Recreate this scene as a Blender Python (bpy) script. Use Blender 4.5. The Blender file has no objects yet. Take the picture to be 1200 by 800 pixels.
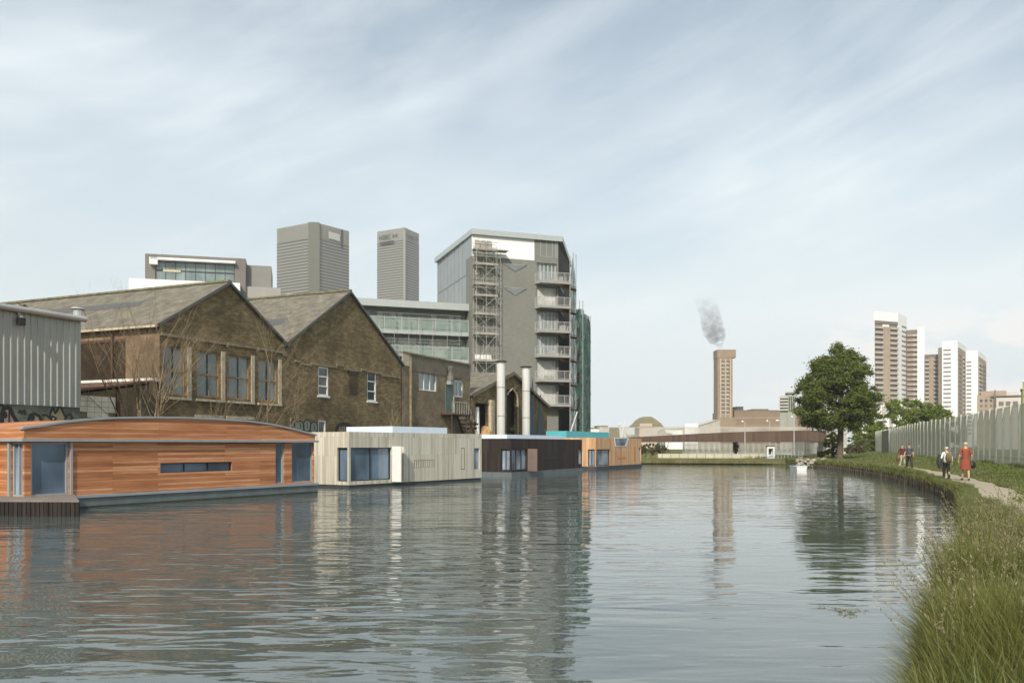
import bpy, bmesh, math, random
import numpy as np
from mathutils import Vector, Matrix
random.seed(7); rng = np.random.default_rng(7)
R = math.radians
H = 2.2; FPX = 1000.0; HY = 521.0
scn = bpy.context.scene
C = scn.collection

# ------------------------------------------------------------ object helpers
def tag(o, label=None, cat=None, group=None, kind=None):
    if label: o['label'] = label
    if cat: o['category'] = cat
    if group: o['group'] = group
    if kind: o['kind'] = kind
    return o
def thing(name, label, cat, loc=(0,0,0), ang=0.0, group=None):
    o = bpy.data.objects.new(name, None); C.objects.link(o)
    o.empty_display_size = .3
    o.location = loc; o.rotation_euler = (0,0,ang)
    return tag(o, label, cat, group)
class MB:
    def __init__(s): s.v=[]; s.f=[]; s.m=[]; s.sm=[]
    def add(s, vs, fs, m=0, smooth=False):
        b=len(s.v); s.v += [tuple(p) for p in vs]
        for f in fs: s.f.append([b+i for i in f]); s.m.append(m); s.sm.append(smooth)
        return s
    def box(s, x0,x1,y0,y1,z0,z1, m=0):
        if x0>x1: x0,x1=x1,x0
        if y0>y1: y0,y1=y1,y0
        if z0>z1: z0,z1=z1,z0
        return s.add([(x0,y0,z0),(x1,y0,z0),(x1,y1,z0),(x0,y1,z0),(x0,y0,z1),(x1,y0,z1),(x1,y1,z1),(x0,y1,z1)],
          [(0,3,2,1),(4,5,6,7),(0,1,5,4),(1,2,6,5),(2,3,7,6),(3,0,4,7)], m)
    def prism_xz(s, poly, y0, y1, m=0):       # polygon of (x,z), counter-clockwise seen from -y
        n=len(poly)
        return s.add([(x,y0,z) for x,z in poly]+[(x,y1,z) for x,z in poly],
          [tuple(range(n)), tuple(reversed(range(n,2*n)))]+[(i,i+n,(i+1)%n+n,(i+1)%n) for i in range(n)], m)
    def prism_xy(s, poly, z0, z1, m=0):
        n=len(poly)
        return s.add([(x,y,z0) for x,y in poly]+[(x,y,z1) for x,y in poly],
          [tuple(reversed(range(n))), tuple(range(n,2*n))]+[(i,(i+1)%n,(i+1)%n+n,i+n) for i in range(n)], m)
    def tube(s, pts, rads, n=6, m=0, cap=True, smooth=True):
        pts=[Vector(p) for p in pts]
        if not hasattr(rads,'__len__'): rads=[rads]*len(pts)
        vs=[]; fs=[]
        for i,p in enumerate(pts):
            d=(pts[min(i+1,len(pts)-1)]-pts[max(i-1,0)])
            if d.length<1e-6: d=Vector((0,0,1))
            d.normalize()
            a=Vector((1,0,0)) if abs(d.x)<.8 else Vector((0,1,0))
            e1=d.cross(a).normalized(); e2=d.cross(e1)
            for k in range(n):
                t=2*math.pi*k/n
                vs.append(p+(e1*math.cos(t)+e2*math.sin(t))*rads[i])
        for i in range(len(pts)-1):
            for k in range(n):
                fs.append((i*n+k, i*n+(k+1)%n, (i+1)*n+(k+1)%n, (i+1)*n+k))
        s.add(vs, fs, m, smooth)
        if cap:
            s.add(vs[:n],[tuple(range(n))],m); s.add(vs[-n:],[tuple(range(n))],m)
        return s
    def bar(s, a, b, w, m=0): return s.tube([a,b], w, 4, m, True, False)
    def wall(s, outline, holes, y=0., depth=.15, m=0, mr=None, axis='y'):
        """planar wall (x,z outline) with rectangular holes (x0,x1,z0,z1) and reveals going back"""
        bm=bmesh.new()
        def loop(pts):
            vs=[bm.verts.new((p[0],0,p[1])) for p in pts]
            return [bm.edges.new((vs[i],vs[(i+1)%len(vs)])) for i in range(len(vs))]
        ed=loop(outline)
        for (a,b,c,d) in holes: ed+=loop([(a,c),(b,c),(b,d),(a,d)])
        bmesh.ops.triangle_fill(bm, use_beauty=True, use_dissolve=False, edges=ed, normal=(0,-1,0))
        bm.verts.index_update()
        mp=(lambda x,z,dy: (x,y+dy,z)) if axis=='y' else (lambda x,z,dy: (y+dy,x,z))
        s.add([mp(v.co.x,v.co.z,0) for v in bm.verts],[[v.index for v in f.verts] for f in bm.faces],m)
        bm.free()
        for (a,b,c,d) in holes:
            q=[(a,c),(b,c),(b,d),(a,d)]
            for i in range(4):
                p,r=q[i],q[(i+1)%4]
                s.add([mp(*p,0),mp(*r,0),mp(*r,depth),mp(*p,depth)],[(0,1,2,3)],m if mr is None else mr)
        return s
    def build(s, name, mats, parent=None, recalc=False):
        me=bpy.data.meshes.new(name); me.from_pydata(s.v,[],s.f)
        if not isinstance(mats,(list,tuple)): mats=[mats]
        for mm in mats: me.materials.append(mm)
        me.polygons.foreach_set('material_index', s.m); me.polygons.foreach_set('use_smooth', s.sm)
        if recalc:
            bm=bmesh.new(); bm.from_mesh(me); bmesh.ops.recalc_face_normals(bm, faces=bm.faces); bm.to_mesh(me); bm.free()
        me.update()
        o=bpy.data.objects.new(name,me); C.objects.link(o)
        if parent: o.parent=parent
        return o
def npmesh(name, V, F, mat, parent=None, smooth=False):
    """V (n,3), F (m,k) numpy arrays, all faces with k corners"""
    me=bpy.data.meshes.new(name)
    me.vertices.add(len(V)); me.vertices.foreach_set('co', np.ascontiguousarray(V,dtype=np.float32).ravel())
    m,k=F.shape
    me.loops.add(m*k); me.loops.foreach_set('vertex_index', F.astype(np.int32).ravel())
    me.polygons.add(m); me.polygons.foreach_set('loop_start', np.arange(0,m*k,k,dtype=np.int32))
    me.polygons.foreach_set('loop_total', np.full(m,k,dtype=np.int32))
    me.polygons.foreach_set('use_smooth', np.full(m,smooth))
    me.materials.append(mat); me.update(calc_edges=True)
    o=bpy.data.objects.new(name,me); C.objects.link(o)
    if parent: o.parent=parent
    return o
class Frame:
    """local axes of a building: x along the facade, y going back; hit() reads where a measured sight line meets a facade plane"""
    def __init__(s, ox, oy, ang): s.o=(ox,oy); s.a=ang; s.u=(math.cos(ang),math.sin(ang)); s.v=(-math.sin(ang),math.cos(ang))
    def hit(s, px, py=HY, y=0.):
        k=(px-600)/FPX
        ox=s.o[0]+s.v[0]*y; oy=s.o[1]+s.v[1]*y
        t=(k*oy-ox)/(s.u[0]-k*s.u[1]); Y=oy+t*s.u[1]
        return t, H+(HY-py)/FPX*Y
    def hitx(s, px, py=HY, x=0.):
        k=(px-600)/FPX
        ox=s.o[0]+s.u[0]*x; oy=s.o[1]+s.u[1]*x
        t=(k*oy-ox)/(s.v[0]-k*s.v[1]); Y=oy+t*s.v[1]
        return t, H+(HY-py)/FPX*Y
    def loc(s,z=0): return (s.o[0],s.o[1],z)
def at(px,py,d): return Vector(((px-600)/FPX*d, d, H+(HY-py)/FPX*d))

# ------------------------------------------------------------ materials
class NT:
    def __init__(s, name):
        s.mat=bpy.data.materials.new(name); s.mat.use_nodes=True
        s.t=s.mat.node_tree; s.n=s.t.nodes; s.b=s.n['Principled BSDF']
    def N(s, typ, **k):
        nd=s.n.new(typ)
        for a,v in k.items():
            if a in nd.inputs: nd.inputs[a].default_value=v
            else: setattr(nd,a,v)
        return nd
    def L(s,a,b): s.t.links.new(a,b)
    def coord(s, scale=(1,1,1), kind='Object'):
        tc=s.N('ShaderNodeTexCoord'); mp=s.N('ShaderNodeMapping'); mp.inputs['Scale'].default_value=scale
        s.L(tc.outputs[kind], mp.inputs['Vector']); return mp.outputs['Vector']
    def noise(s, scale=1., detail=4., vec=None, rough=.55):
        nd=s.N('ShaderNodeTexNoise'); nd.inputs['Scale'].default_value=scale; nd.inputs['Detail'].default_value=detail
        nd.inputs['Roughness'].default_value=rough
        if vec is not None: s.L(vec, nd.inputs['Vector'])
        return nd.outputs['Fac']
    def ramp(s, fac, stops):
        r=s.N('ShaderNodeValToRGB'); e=r.color_ramp.elements
        while len(e)<len(stops): e.new(.5)
        for i,(p,c) in enumerate(stops): e[i].position=p; e[i].color=(*c,1) if len(c)==3 else c
        s.L(fac, r.inputs['Fac']); return r.outputs['Color']
    def mix(s, fac, a, b, mode='MIX'):
        m=s.N('ShaderNodeMix', data_type='RGBA', blend_type=mode)
        for v,i in ((fac,0),(a,6),(b,7)):
            if hasattr(v,'is_output') or hasattr(v,'links'): s.L(v,m.inputs[i])
            else: m.inputs[i].default_value = v if i==0 else (*v,1)
        return m.outputs[2]
    def math(s, op, a, b=None):
        m=s.N('ShaderNodeMath', operation=op)
        for v,i in ((a,0),(b,1)):
            if v is None: continue
            if hasattr(v,'links'): s.L(v,m.inputs[i])
            else: m.inputs[i].default_value=v
        return m.outputs[0]
    def bump(s, h, strength=.3, dist=.02):
        b=s.N('ShaderNodeBump'); b.inputs['Strength'].default_value=strength; b.inputs['Distance'].default_value=dist
        s.L(h,b.inputs['Height']); s.L(b.outputs['Normal'], s.b.inputs['Normal'])
    def setp(s, **k):
        for a,v in k.items(): s.b.inputs[a.replace('_',' ')].default_value=v
def mulc(c,k): return tuple(min(1,x*k) for x in c)
MC={}
def plain(name, col, rough=.6, var=.15, scale=2., metal=0., bump=0., spec=.5, streak=False):
    if name in MC: return MC[name]
    t=NT(name)
    vec=t.coord((1,1,.25) if streak else (1,1,1))
    f=t.noise(scale,5,vec)
    c=t.ramp(f,[(.3,mulc(col,1-var)),(.7,mulc(col,1+var))])
    t.L(c,t.b.inputs['Base Color'])
    t.setp(Roughness=rough, Metallic=metal); t.b.inputs['Specular IOR Level'].default_value=spec
    if bump: t.bump(t.noise(scale*12,4,vec),bump,.01)
    MC[name]=t.mat; return t.mat
def uvwall(t):
    """(x+y, z) coordinates of a vertical wall in its own axes"""
    tc=t.N('ShaderNodeTexCoord'); sp=t.N('ShaderNodeSeparateXYZ'); t.L(tc.outputs['Object'],sp.inputs[0])
    s=t.math('ADD',sp.outputs[0],sp.outputs[1]); cb=t.N('ShaderNodeCombineXYZ')
    t.L(s,cb.inputs[0]); t.L(sp.outputs[2],cb.inputs[1]); return cb.outputs[0], tc.outputs['Object'], sp
def brick(name, c1, c2, mortar, bw=.23, bh=.078, stain=(.05,.045,.03), amt=.5, big=1., fleck=.5):
    t=NT(name); v,ob,sp=uvwall(t)
    b=t.N('ShaderNodeTexBrick'); b.inputs['Color1'].default_value=(*c1,1); b.inputs['Color2'].default_value=(*c2,1)
    b.inputs['Mortar'].default_value=(*mortar,1); b.inputs['Scale'].default_value=1; b.inputs['Brick Width'].default_value=bw
    b.inputs['Row Height'].default_value=bh; b.inputs['Mortar Size'].default_value=.009; b.inputs['Mortar Smooth'].default_value=.3
    t.L(v,b.inputs['Vector'])
    mp=t.N('ShaderNodeMapping'); mp.inputs['Scale'].default_value=(1,1,2.2); t.L(ob,mp.inputs['Vector'])
    f=t.noise(1.7,8,mp.outputs[0],.68); f2=t.noise(.35,5,ob,.6)
    ff=t.ramp(f,[(.42,(0,0,0)),(.6,(1,1,1))])
    c=t.mix(t.math('MULTIPLY',ff,amt),b.outputs['Color'],stain)
    lo=1-.38*big; g=t.ramp(f2,[(.38,(lo,lo,lo)),(.62,(1+.12*big,1+.1*big,1+.05*big))])
    c=t.mix(1.,c,g,'MULTIPLY')
    sx=t.noise(7.,3,mp.outputs[0],.7); lt=t.ramp(sx,[(.62,(0,0,0)),(.72,(1,1,1))])
    c=t.mix(t.math('MULTIPLY',lt,fleck),c,mulc(mortar,1.5))
    t.L(c,t.b.inputs['Base Color']); t.setp(Roughness=.95); t.b.inputs['Specular IOR Level'].default_value=.2
    t.bump(t.math('ADD',b.outputs['Fac'],t.math('MULTIPLY',f,-2.5)),.5,-.03)
    MC[name]=t.mat; return t.mat
def cladding(name, cols, width, vertical=True, rough=.7, blen=2.6, line=.35):
    """timber boards: every board its own tone, grain along it"""
    t=NT(name); tc=t.N('ShaderNodeTexCoord'); sp=t.N('ShaderNodeSeparateXYZ'); t.L(tc.outputs['Object'],sp.inputs[0])
    s=t.math('ADD',sp.outputs[0],sp.outputs[1]); cb=t.N('ShaderNodeCombineXYZ')
    if vertical: t.L(sp.outputs[2],cb.inputs[0]); t.L(s,cb.inputs[1])
    else: t.L(s,cb.inputs[0]); t.L(sp.outputs[2],cb.inputs[1])
    b=t.N('ShaderNodeTexBrick'); b.inputs['Color1'].default_value=(0,0,0,1); b.inputs['Color2'].default_value=(1,1,1,1)
    b.inputs['Mortar'].default_value=(.5,.5,.5,1); b.inputs['Scale'].default_value=1; b.inputs['Brick Width'].default_value=blen
    b.inputs['Row Height'].default_value=width; b.inputs['Mortar Size'].default_value=.006; b.offset=.37
    t.L(cb.outputs[0],b.inputs['Vector'])
    mp=t.N('ShaderNodeMapping'); mp.inputs['Scale'].default_value=(1.2,28,1); t.L(cb.outputs[0],mp.inputs['Vector'])
    g=t.noise(1.,5,mp.outputs[0],.6)
    mp2=t.N('ShaderNodeMapping'); mp2.inputs['Scale'].default_value=(.5,5,1); t.L(cb.outputs[0],mp2.inputs['Vector'])
    g2=t.noise(1.,3,mp2.outputs[0],.6)
    f=t.math('ADD',t.math('MULTIPLY',b.outputs['Color'],.34),t.math('ADD',t.math('MULTIPLY',g,.3),t.math('MULTIPLY',g2,.42)))
    c=t.ramp(f,[(.25,cols[0]),(.52,cols[1]),(.8,cols[2])])
    c=t.mix(t.math('MULTIPLY',b.outputs['Fac'],line),c,(.02,.015,.01))
    t.L(c,t.b.inputs['Base Color']); t.setp(Roughness=rough); t.b.inputs['Specular IOR Level'].default_value=.3
    t.bump(t.math('ADD',t.math('MULTIPLY',b.outputs['Fac'],-1.),t.math('MULTIPLY',g,.15)),.6,.015)
    MC[name]=t.mat; return t.mat
def glass(name, col, rough=.06, var=.25, scale=.7, metal=0.):
    t=NT(name); f=t.noise(scale,3,t.coord((1,1,.6)))
    t.L(t.ramp(f,[(.35,mulc(col,1-var)),(.65,mulc(col,1+var))]),t.b.inputs['Base Color'])
    t.setp(Roughness=rough,Metallic=metal,IOR=1.6); MC[name]=t.mat; return t.mat
def leafmat(name, dark, mid, light, trans=.35):
    t=NT(name); g=t.N('ShaderNodeNewGeometry'); f=t.noise(.45,3,t.coord())
    ff=t.math('ADD',t.math('MULTIPLY',g.outputs['Random Per Island'],.55),t.math('MULTIPLY',f,.5))
    c=t.ramp(ff,[(.2,dark),(.5,mid),(.85,light)])
    t.L(c,t.b.inputs['Base Color']); t.setp(Roughness=.6); t.b.inputs['Specular IOR Level'].default_value=.25
    tr=t.N('ShaderNodeBsdfTranslucent'); t.L(t.mix(1.,c,(1.3,1.35,.7),'MULTIPLY'),tr.inputs['Color'])
    mx=t.N('ShaderNodeMixShader'); mx.inputs[0].default_value=trans
    t.L(t.b.outputs[0],mx.inputs[1]); t.L(tr.outputs[0],mx.inputs[2]); t.L(mx.outputs[0],t.n['Material Output'].inputs['Surface'])
    MC[name]=t.mat; return t.mat

M={}
M['brick']=brick('old_brown_brick',(.27,.205,.11),(.16,.12,.065),(.33,.28,.175),bh=.11,bw=.32,stain=(.085,.068,.036),amt=.6,fleck=.7)
M['brick_side']=brick('pale_weathered_brick',(.30,.21,.14),(.24,.17,.11),(.30,.25,.18),stain=(.12,.08,.05),amt=.35)
M['brick_grey']=brick('grey_brown_render_brick',(.27,.22,.145),(.20,.165,.11),(.30,.25,.18),stain=(.13,.11,.075),amt=.5)
M['chimney_brick']=plain('umber_brick_far',(.275,.215,.155),.9,.12,.25)
M['algae']=plain('dark_green_waterline_stain',(.035,.045,.03),.7,.4,2.)
M['orange_wood']=cladding('red_cedar_boards',[(.23,.088,.035),(.48,.20,.088),(.74,.41,.23)],.095,False,blen=5.)
M['white_wood']=cladding('bleached_timber_boards',[(.36,.33,.26),(.56,.53,.44),(.70,.68,.58)],.145,True)
M['dark_wood']=cladding('dark_stained_boards',[(.016,.012,.011),(.032,.023,.021),(.06,.045,.04)],.145,True)
M['tan_wood']=cladding('fresh_larch_boards',[(.42,.235,.115),(.62,.38,.21),(.75,.51,.32)],.3,True,line=.2)
M['deck_wood']=cladding('wet_dark_deck_boards',[(.010,.007,.006),(.02,.015,.013),(.04,.031,.028)],.14,True)
M['band']=plain('grey_metal_band',(.30,.33,.35),.4,.06)
M['hull']=plain('grey_concrete_hull',(.13,.155,.165),.6,.2,1.5,streak=True)
M['hull_dark']=plain('dark_hull',(.05,.06,.07),.6,.2)
M['boat_glass']=glass('blue_boat_glass',(.13,.185,.25),.05,.45,.5)
M['boat_glass_pale']=glass('pale_curtained_glass',(.22,.27,.33),.08,.55,.9)
M['dark_frame']=plain('black_window_frame',(.02,.022,.025),.4,.1)
M['white_paint']=plain('white_paint',(.78,.78,.75),.5,.04)
M['white_panel']=plain('white_cladding_panel',(.82,.83,.82),.45,.03)
M['roof_box']=plain('pale_blue_roof_box',(.62,.70,.78),.35,.05)
M['cyan_box']=plain('turquoise_roof_box',(.09,.42,.46),.45,.06)
M['steel_roof']=plain('pale_metal_fascia',(.40,.43,.43),.4,.05)
M['corr']=plain('weathered_corrugated_steel',(.30,.325,.30),.5,.18,1.2,metal=.15,streak=True)
M['grey_brick']=brick('smooth_grey_brick',(.245,.25,.222),(.215,.22,.198),(.25,.25,.225),stain=(.18,.185,.165),amt=.35,big=.15,fleck=.1)
M['metal_clad']=plain('grey_metal_cladding',(.29,.32,.33),.4,.06,.5,metal=.2)
M['win']=glass('window_glass_grey',(.06,.075,.08),.08,.4,.5)
M['win_sky']=glass('reflective_glass',(.17,.22,.22),.04,.3,.3)
M['green_glass']=glass('green_tinted_glass',(.15,.22,.19),.08,.25,.5)
M['bal']=glass('pale_green_balustrade_glass',(.26,.34,.30),.1,.2,.8)
_n=M['bal'].node_tree; _t=_n.nodes.new('ShaderNodeBsdfTransparent'); _m=_n.nodes.new('ShaderNodeMixShader'); _m.inputs[0].default_value=.6; _n.links.new(_t.outputs[0],_m.inputs[1]); _n.links.new(_n.nodes['Principled BSDF'].outputs[0],_m.inputs[2]); _n.links.new(_m.outputs[0],_n.nodes['Material Output'].inputs['Surface'])
M['curtain']=plain('pale_curtained_window',(.5,.5,.46),.5,.3,1.1)
M['alu']=plain('pale_aluminium_frame',(.5,.51,.5),.4,.08)
M['soffit']=plain('balcony_concrete',(.32,.31,.29),.7,.1)
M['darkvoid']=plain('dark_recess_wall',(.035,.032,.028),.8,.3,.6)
M['tube']=plain('galvanised_scaffold_tube',(.36,.36,.33),.5,.2,3)
M['board']=plain('scaffold_board',(.34,.32,.28),.8,.25,2)
M['rust']=plain('rusty_steel',(.085,.045,.03),.8,.35,4)
M['black']=plain('matt_black',(.015,.015,.016),.6,.1)
M['steel_pipe']=plain('white_steel_flue',(.66,.66,.63),.35,.09,1.5,metal=.1,streak=True)
M['wood_window']=plain('ochre_timber_window_frame',(.30,.19,.085),.7,.25,3)
M['cream']=plain('cream_stone_trim',(.48,.42,.31),.8,.25,3)
M['lintel']=plain('weathered_string_course',(.22,.18,.12),.9,.35,3)
M['bark']=plain('grey_brown_bark',(.10,.082,.058),.95,.35,4,bump=.5)
M['twig']=plain('pale_bare_twig',(.24,.185,.11),.9,.25,2)
M['brown_metal']=cladding('rust_brown_bridge_panels',[(.075,.048,.036),(.105,.068,.05),(.135,.09,.068)],.42,True,line=.6)
M['brown_brick']=plain('brown_brick_far',(.36,.285,.215),.9,.12,.25)
M['brown_brick_dark']=plain('dark_brown_brick_far',(.24,.175,.125),.9,.1,.25)
M['pale_rail']=plain('pale_railing_bars',(.50,.48,.43),.6,.1)
M['concrete']=plain('pale_concrete',(.46,.44,.40),.9,.18,1.5)
M['leaf_big']=leafmat('maple_leaves',(.05,.072,.015),(.115,.148,.034),(.22,.25,.078),.35)
M['leaf_bush']=leafmat('bright_bush_leaves',(.09,.12,.022),(.17,.22,.045),(.27,.32,.085),.45)
M['leaf_dry']=leafmat('olive_scrub_leaves',(.07,.075,.03),(.13,.13,.06),(.22,.21,.11),.3)
M['leaf_ivy']=leafmat('dark_shrub_leaves',(.015,.03,.012),(.03,.06,.02),(.06,.10,.03),.25)
M['skin']=plain('skin',(.48,.30,.21),.6,.05)

def roofmat():
    t=NT('mossy_cement_sheet_roof'); tc=t.N('ShaderNodeTexCoord'); ob=tc.outputs['Object']
    f=t.noise(1.6,8,ob,.7); f2=t.noise(9.,4,ob,.7)
    c=t.ramp(f,[(.32,(.12,.11,.088)),(.5,(.20,.185,.148)),(.68,(.30,.28,.22))])
    sp=t.ramp(f2,[(.58,(0,0,0)),(.68,(1,1,1))]); c=t.mix(t.math('MULTIPLY',sp,.4),c,(.33,.31,.22))
    w=t.N('ShaderNodeTexWave', bands_direction='X'); w.inputs['Scale'].default_value=2.2; t.L(ob,w.inputs['Vector'])
    # corrugations run down the slope: bands repeat along the building's y
    mp=t.N('ShaderNodeMapping'); mp.inputs['Rotation'].default_value=(0,0,R(90)); t.L(ob,mp.inputs['Vector']); t.L(mp.outputs[0],w.inputs['Vector'])
    c=t.mix(t.math('MULTIPLY',w.outputs['Fac'],.4),c,(.08,.075,.06))
    t.L(c,t.b.inputs['Base Color']); t.setp(Roughness=.95); t.b.inputs['Specular IOR Level'].default_value=.2
    t.bump(w.outputs['Fac'],.5,.05); return t.mat
M['roof']=roofmat()
M['moss']=plain('mossy_ridge',(.17,.165,.10),.95,.4,3)
M['slate']=plain('dark_slate',(.095,.095,.095),.7,.2,3)

# ------------------------------------------------------------ camera, sun, sky
cam=bpy.data.cameras.new('Camera'); co=bpy.data.objects.new('Camera',cam); C.objects.link(co)
cam.sensor_width=36; cam.lens=FPX/1200*36; cam.shift_y=(HY-400)/1200
co.location=(0,0,H); co.rotation_euler=(R(90),0,0); cam.clip_end=9000; cam.clip_start=.1
scn.camera=co
SUN=Vector((-.25,-.97,0)).normalized(); ELEV=R(36)
sd=bpy.data.lights.new('sun','SUN'); so=bpy.data.objects.new('sun',sd); C.objects.link(so)
sd.energy=3.6; sd.angle=R(.55); sd.color=(1,.93,.82)
dirv=Vector((SUN.x*math.cos(ELEV),SUN.y*math.cos(ELEV),math.sin(ELEV)))
so.rotation_euler=dirv.to_track_quat('Z','Y').to_euler()
so.location=dirv*200
W=bpy.data.worlds.new('World'); scn.world=W; W.use_nodes=True
wt=W.node_tree; wn=wt.nodes; bg=wn['Background']
sky=wn.new('ShaderNodeTexSky'); sky.sky_type='NISHITA'; sky.sun_disc=False; sky.sun_elevation=ELEV
sky.sun_rotation=math.atan2(SUN.x,SUN.y); sky.dust_density=2.0; sky.ozone_density=1.2; sky.air_density=1.0
def wN(t,**k):
    n=wn.new(t)
    for a,v in k.items():
        if a in n.inputs: n.inputs[a].default_value=v
        else: setattr(n,a,v)
    return n
tc=wN('ShaderNodeTexCoord'); sp=wN('ShaderNodeSeparateXYZ'); wt.links.new(tc.outputs['Generated'],sp.inputs[0])
def wm(op,a,b=None,c=None):
    m=wN('ShaderNodeMath',operation=op)
    for i,v in enumerate((a,b,c)):
        if v is None: continue
        if hasattr(v,'links'): wt.links.new(v,m.inputs[i])
        else: m.inputs[i].default_value=v
    return m.outputs[0]
zz=wm('ADD',wm('MAXIMUM',sp.outputs[2],0.),.16)
cb=wN('ShaderNodeCombineXYZ'); wt.links.new(wm('DIVIDE',sp.outputs[0],zz),cb.inputs[0]); wt.links.new(wm('DIVIDE',sp.outputs[1],zz),cb.inputs[1])
an0=wN('ShaderNodeCombineXYZ'); wt.links.new(wm('ARCTAN2',sp.outputs[0],sp.outputs[1]),an0.inputs[0]); wt.links.new(wm('MULTIPLY',sp.outputs[2],1.25),an0.inputs[1])
def cloud(scale, rotz, stretch, detail, rough, dist, lo, hi, off=0.):
    mp=wN('ShaderNodeMapping'); mp.inputs['Rotation'].default_value=(0,0,R(rotz)); mp.inputs['Scale'].default_value=(stretch,1,1); mp.inputs['Location'].default_value=(off,off*.7,0)
    mp.vector_type='TEXTURE'; mp.inputs['Scale'].default_value=(1/stretch,1,1); wt.links.new(an0.outputs[0],mp.inputs['Vector'])
    n=wN('ShaderNodeTexNoise'); n.inputs['Scale'].default_value=scale; n.inputs['Detail'].default_value=detail
    n.inputs['Roughness'].default_value=rough; n.inputs['Distortion'].default_value=dist
    wt.links.new(mp.outputs[0],n.inputs['Vector'])
    r=wN('ShaderNodeMapRange', interpolation_type='SMOOTHSTEP'); r.inputs[1].default_value=lo; r.inputs[2].default_value=hi
    wt.links.new(n.outputs['Fac'],r.inputs[0]); return r.outputs[0]
f1=cloud(5.2,20,.34,9,.50,.5,.40,.66,.3)
f2=cloud(12.,24,.22,9,.55,.5,.42,.76,3.1)
f3=cloud(2.3,14,.5,4,.5,.4,.36,.64,2.2)
fac=wm('ADD',wm('MULTIPLY',f1,.32),wm('ADD',wm('MULTIPLY',f2,.20),wm('ADD',wm('MULTIPLY',f3,.30),.16)))
hz=wN('ShaderNodeMapRange'); hz.inputs[1].default_value=0.; hz.inputs[2].default_value=.38; hz.inputs[3].default_value=.62; hz.inputs[4].default_value=.0
wt.links.new(sp.outputs[2],hz.inputs[0])
fac=wm('MINIMUM',wm('ADD',fac,hz.outputs[0]),1.)
# low cumulus banks near the horizon, from direction angles
an=wN('ShaderNodeCombineXYZ'); wt.links.new(wm('ARCTAN2',sp.outputs[0],sp.outputs[1]),an.inputs[0]); wt.links.new(sp.outputs[2],an.inputs[1])
mp=wN('ShaderNodeMapping'); mp.inputs['Scale'].default_value=(5,13,1); mp.inputs['Location'].default_value=(1.35,.2,0); wt.links.new(an.outputs[0],mp.inputs['Vector'])
nc=wN('ShaderNodeTexNoise'); nc.inputs['Scale'].default_value=1.; nc.inputs['Detail'].default_value=7; nc.inputs['Roughness'].default_value=.5; wt.links.new(mp.outputs[0],nc.inputs['Vector'])
rc=wN('ShaderNodeMapRange',interpolation_type='SMOOTHSTEP'); rc.inputs[1].default_value=.46; rc.inputs[2].default_value=.54; wt.links.new(nc.outputs['Fac'],rc.inputs[0])
lowm=wN('ShaderNodeMapRange',interpolation_type='SMOOTHSTEP'); lowm.inputs[1].default_value=.17; lowm.inputs[2].default_value=.10; lowm.inputs[3].default_value=0.; lowm.inputs[4].default_value=1.; wt.links.new(sp.outputs[2],lowm.inputs[0])
rtm=wN('ShaderNodeMapRange',interpolation_type='SMOOTHSTEP'); rtm.inputs[1].default_value=.18; rtm.inputs[2].default_value=.42; wt.links.new(sp.outputs[0],rtm.inputs[0])
cum=wm('MULTIPLY',wm('MULTIPLY',rc.outputs[0],lowm.outputs[0]),wm('MULTIPLY',rtm.outputs[0],.95))
mx=wN('ShaderNodeMix',data_type='RGBA'); wt.links.new(fac,mx.inputs[0]); 
hcol=wN('ShaderNodeMapRange',interpolation_type='SMOOTHSTEP'); hcol.inputs[1].default_value=0.; hcol.inputs[2].default_value=.42; wt.links.new(sp.outputs[2],hcol.inputs[0])
hm=wN('ShaderNodeMix',data_type='RGBA'); wt.links.new(hcol.outputs[0],hm.inputs[0]); hm.inputs[6].default_value=(7.8,8.5,8.7,1); hm.inputs[7].default_value=(8.0,8.75,9.15,1); wt.links.new(hm.outputs[2],mx.inputs[7])
tint=wN('ShaderNodeMix',data_type='RGBA',blend_type='MULTIPLY'); tint.inputs[0].default_value=1; tint.inputs[7].default_value=(1.6,1.45,1.2,1)
wt.links.new(sky.outputs[0],tint.inputs[6]); wt.links.new(tint.outputs[2],mx.inputs[6])
mx2=wN('ShaderNodeMix',data_type='RGBA'); wt.links.new(cum,mx2.inputs[0]); wt.links.new(mx.outputs[2],mx2.inputs[6]); mx2.inputs[7].default_value=(9.5,9.3,9.1,1)
wt.links.new(mx2.outputs[2],bg.inputs['Color']); bg.inputs['Strength'].default_value=.1
scn.view_settings.view_transform='Standard'; scn.view_settings.look='None'; scn.view_settings.gamma=1; scn.view_settings.exposure=.22
scn.cycles.use_denoising=True
scn.cycles.max_bounces=6; scn.cycles.diffuse_bounces=2; scn.cycles.glossy_bounces=3; scn.cycles.transmission_bounces=3; scn.cycles.transparent_max_bounces=12; scn.cycles.volume_bounces=0
scn.cycles.caustics_reflective=False; scn.cycles.caustics_refractive=False

# ------------------------------------------------------------ ground, water, path
GZ=.6
EDGE=[(-2.6,-12),(-.8,-3),(1.3,2.5),(2.55,5),(4.0,7.9),(6.6,12.3),(10.2,19),(13.1,24.7),(16.3,31),(19.0,38),(22.6,49),(25.4,59),(27.6,68.7),(29.5,80),(30.3,88),(29.8,93)]
FAR=[(27,95.5),(22,97),(14,98.5),(5.9,99)]
LEFT=[(-37.8+.444*y,y) for y in (86,60,30,0,-30)]
canal=EDGE+FAR+LEFT+[(-51,-60),(-14,-60)]
def smooth_poly(P,it=2):
    for _ in range(it):
        Q=[P[0]]
        for a,b in zip(P[:-1],P[1:]):
            Q+= [(a[0]*.75+b[0]*.25,a[1]*.75+b[1]*.25),(a[0]*.25+b[0]*.75,a[1]*.25+b[1]*.75)]
        P=Q+[P[-1]]
    return P
EDGE_S=smooth_poly(EDGE)
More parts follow.
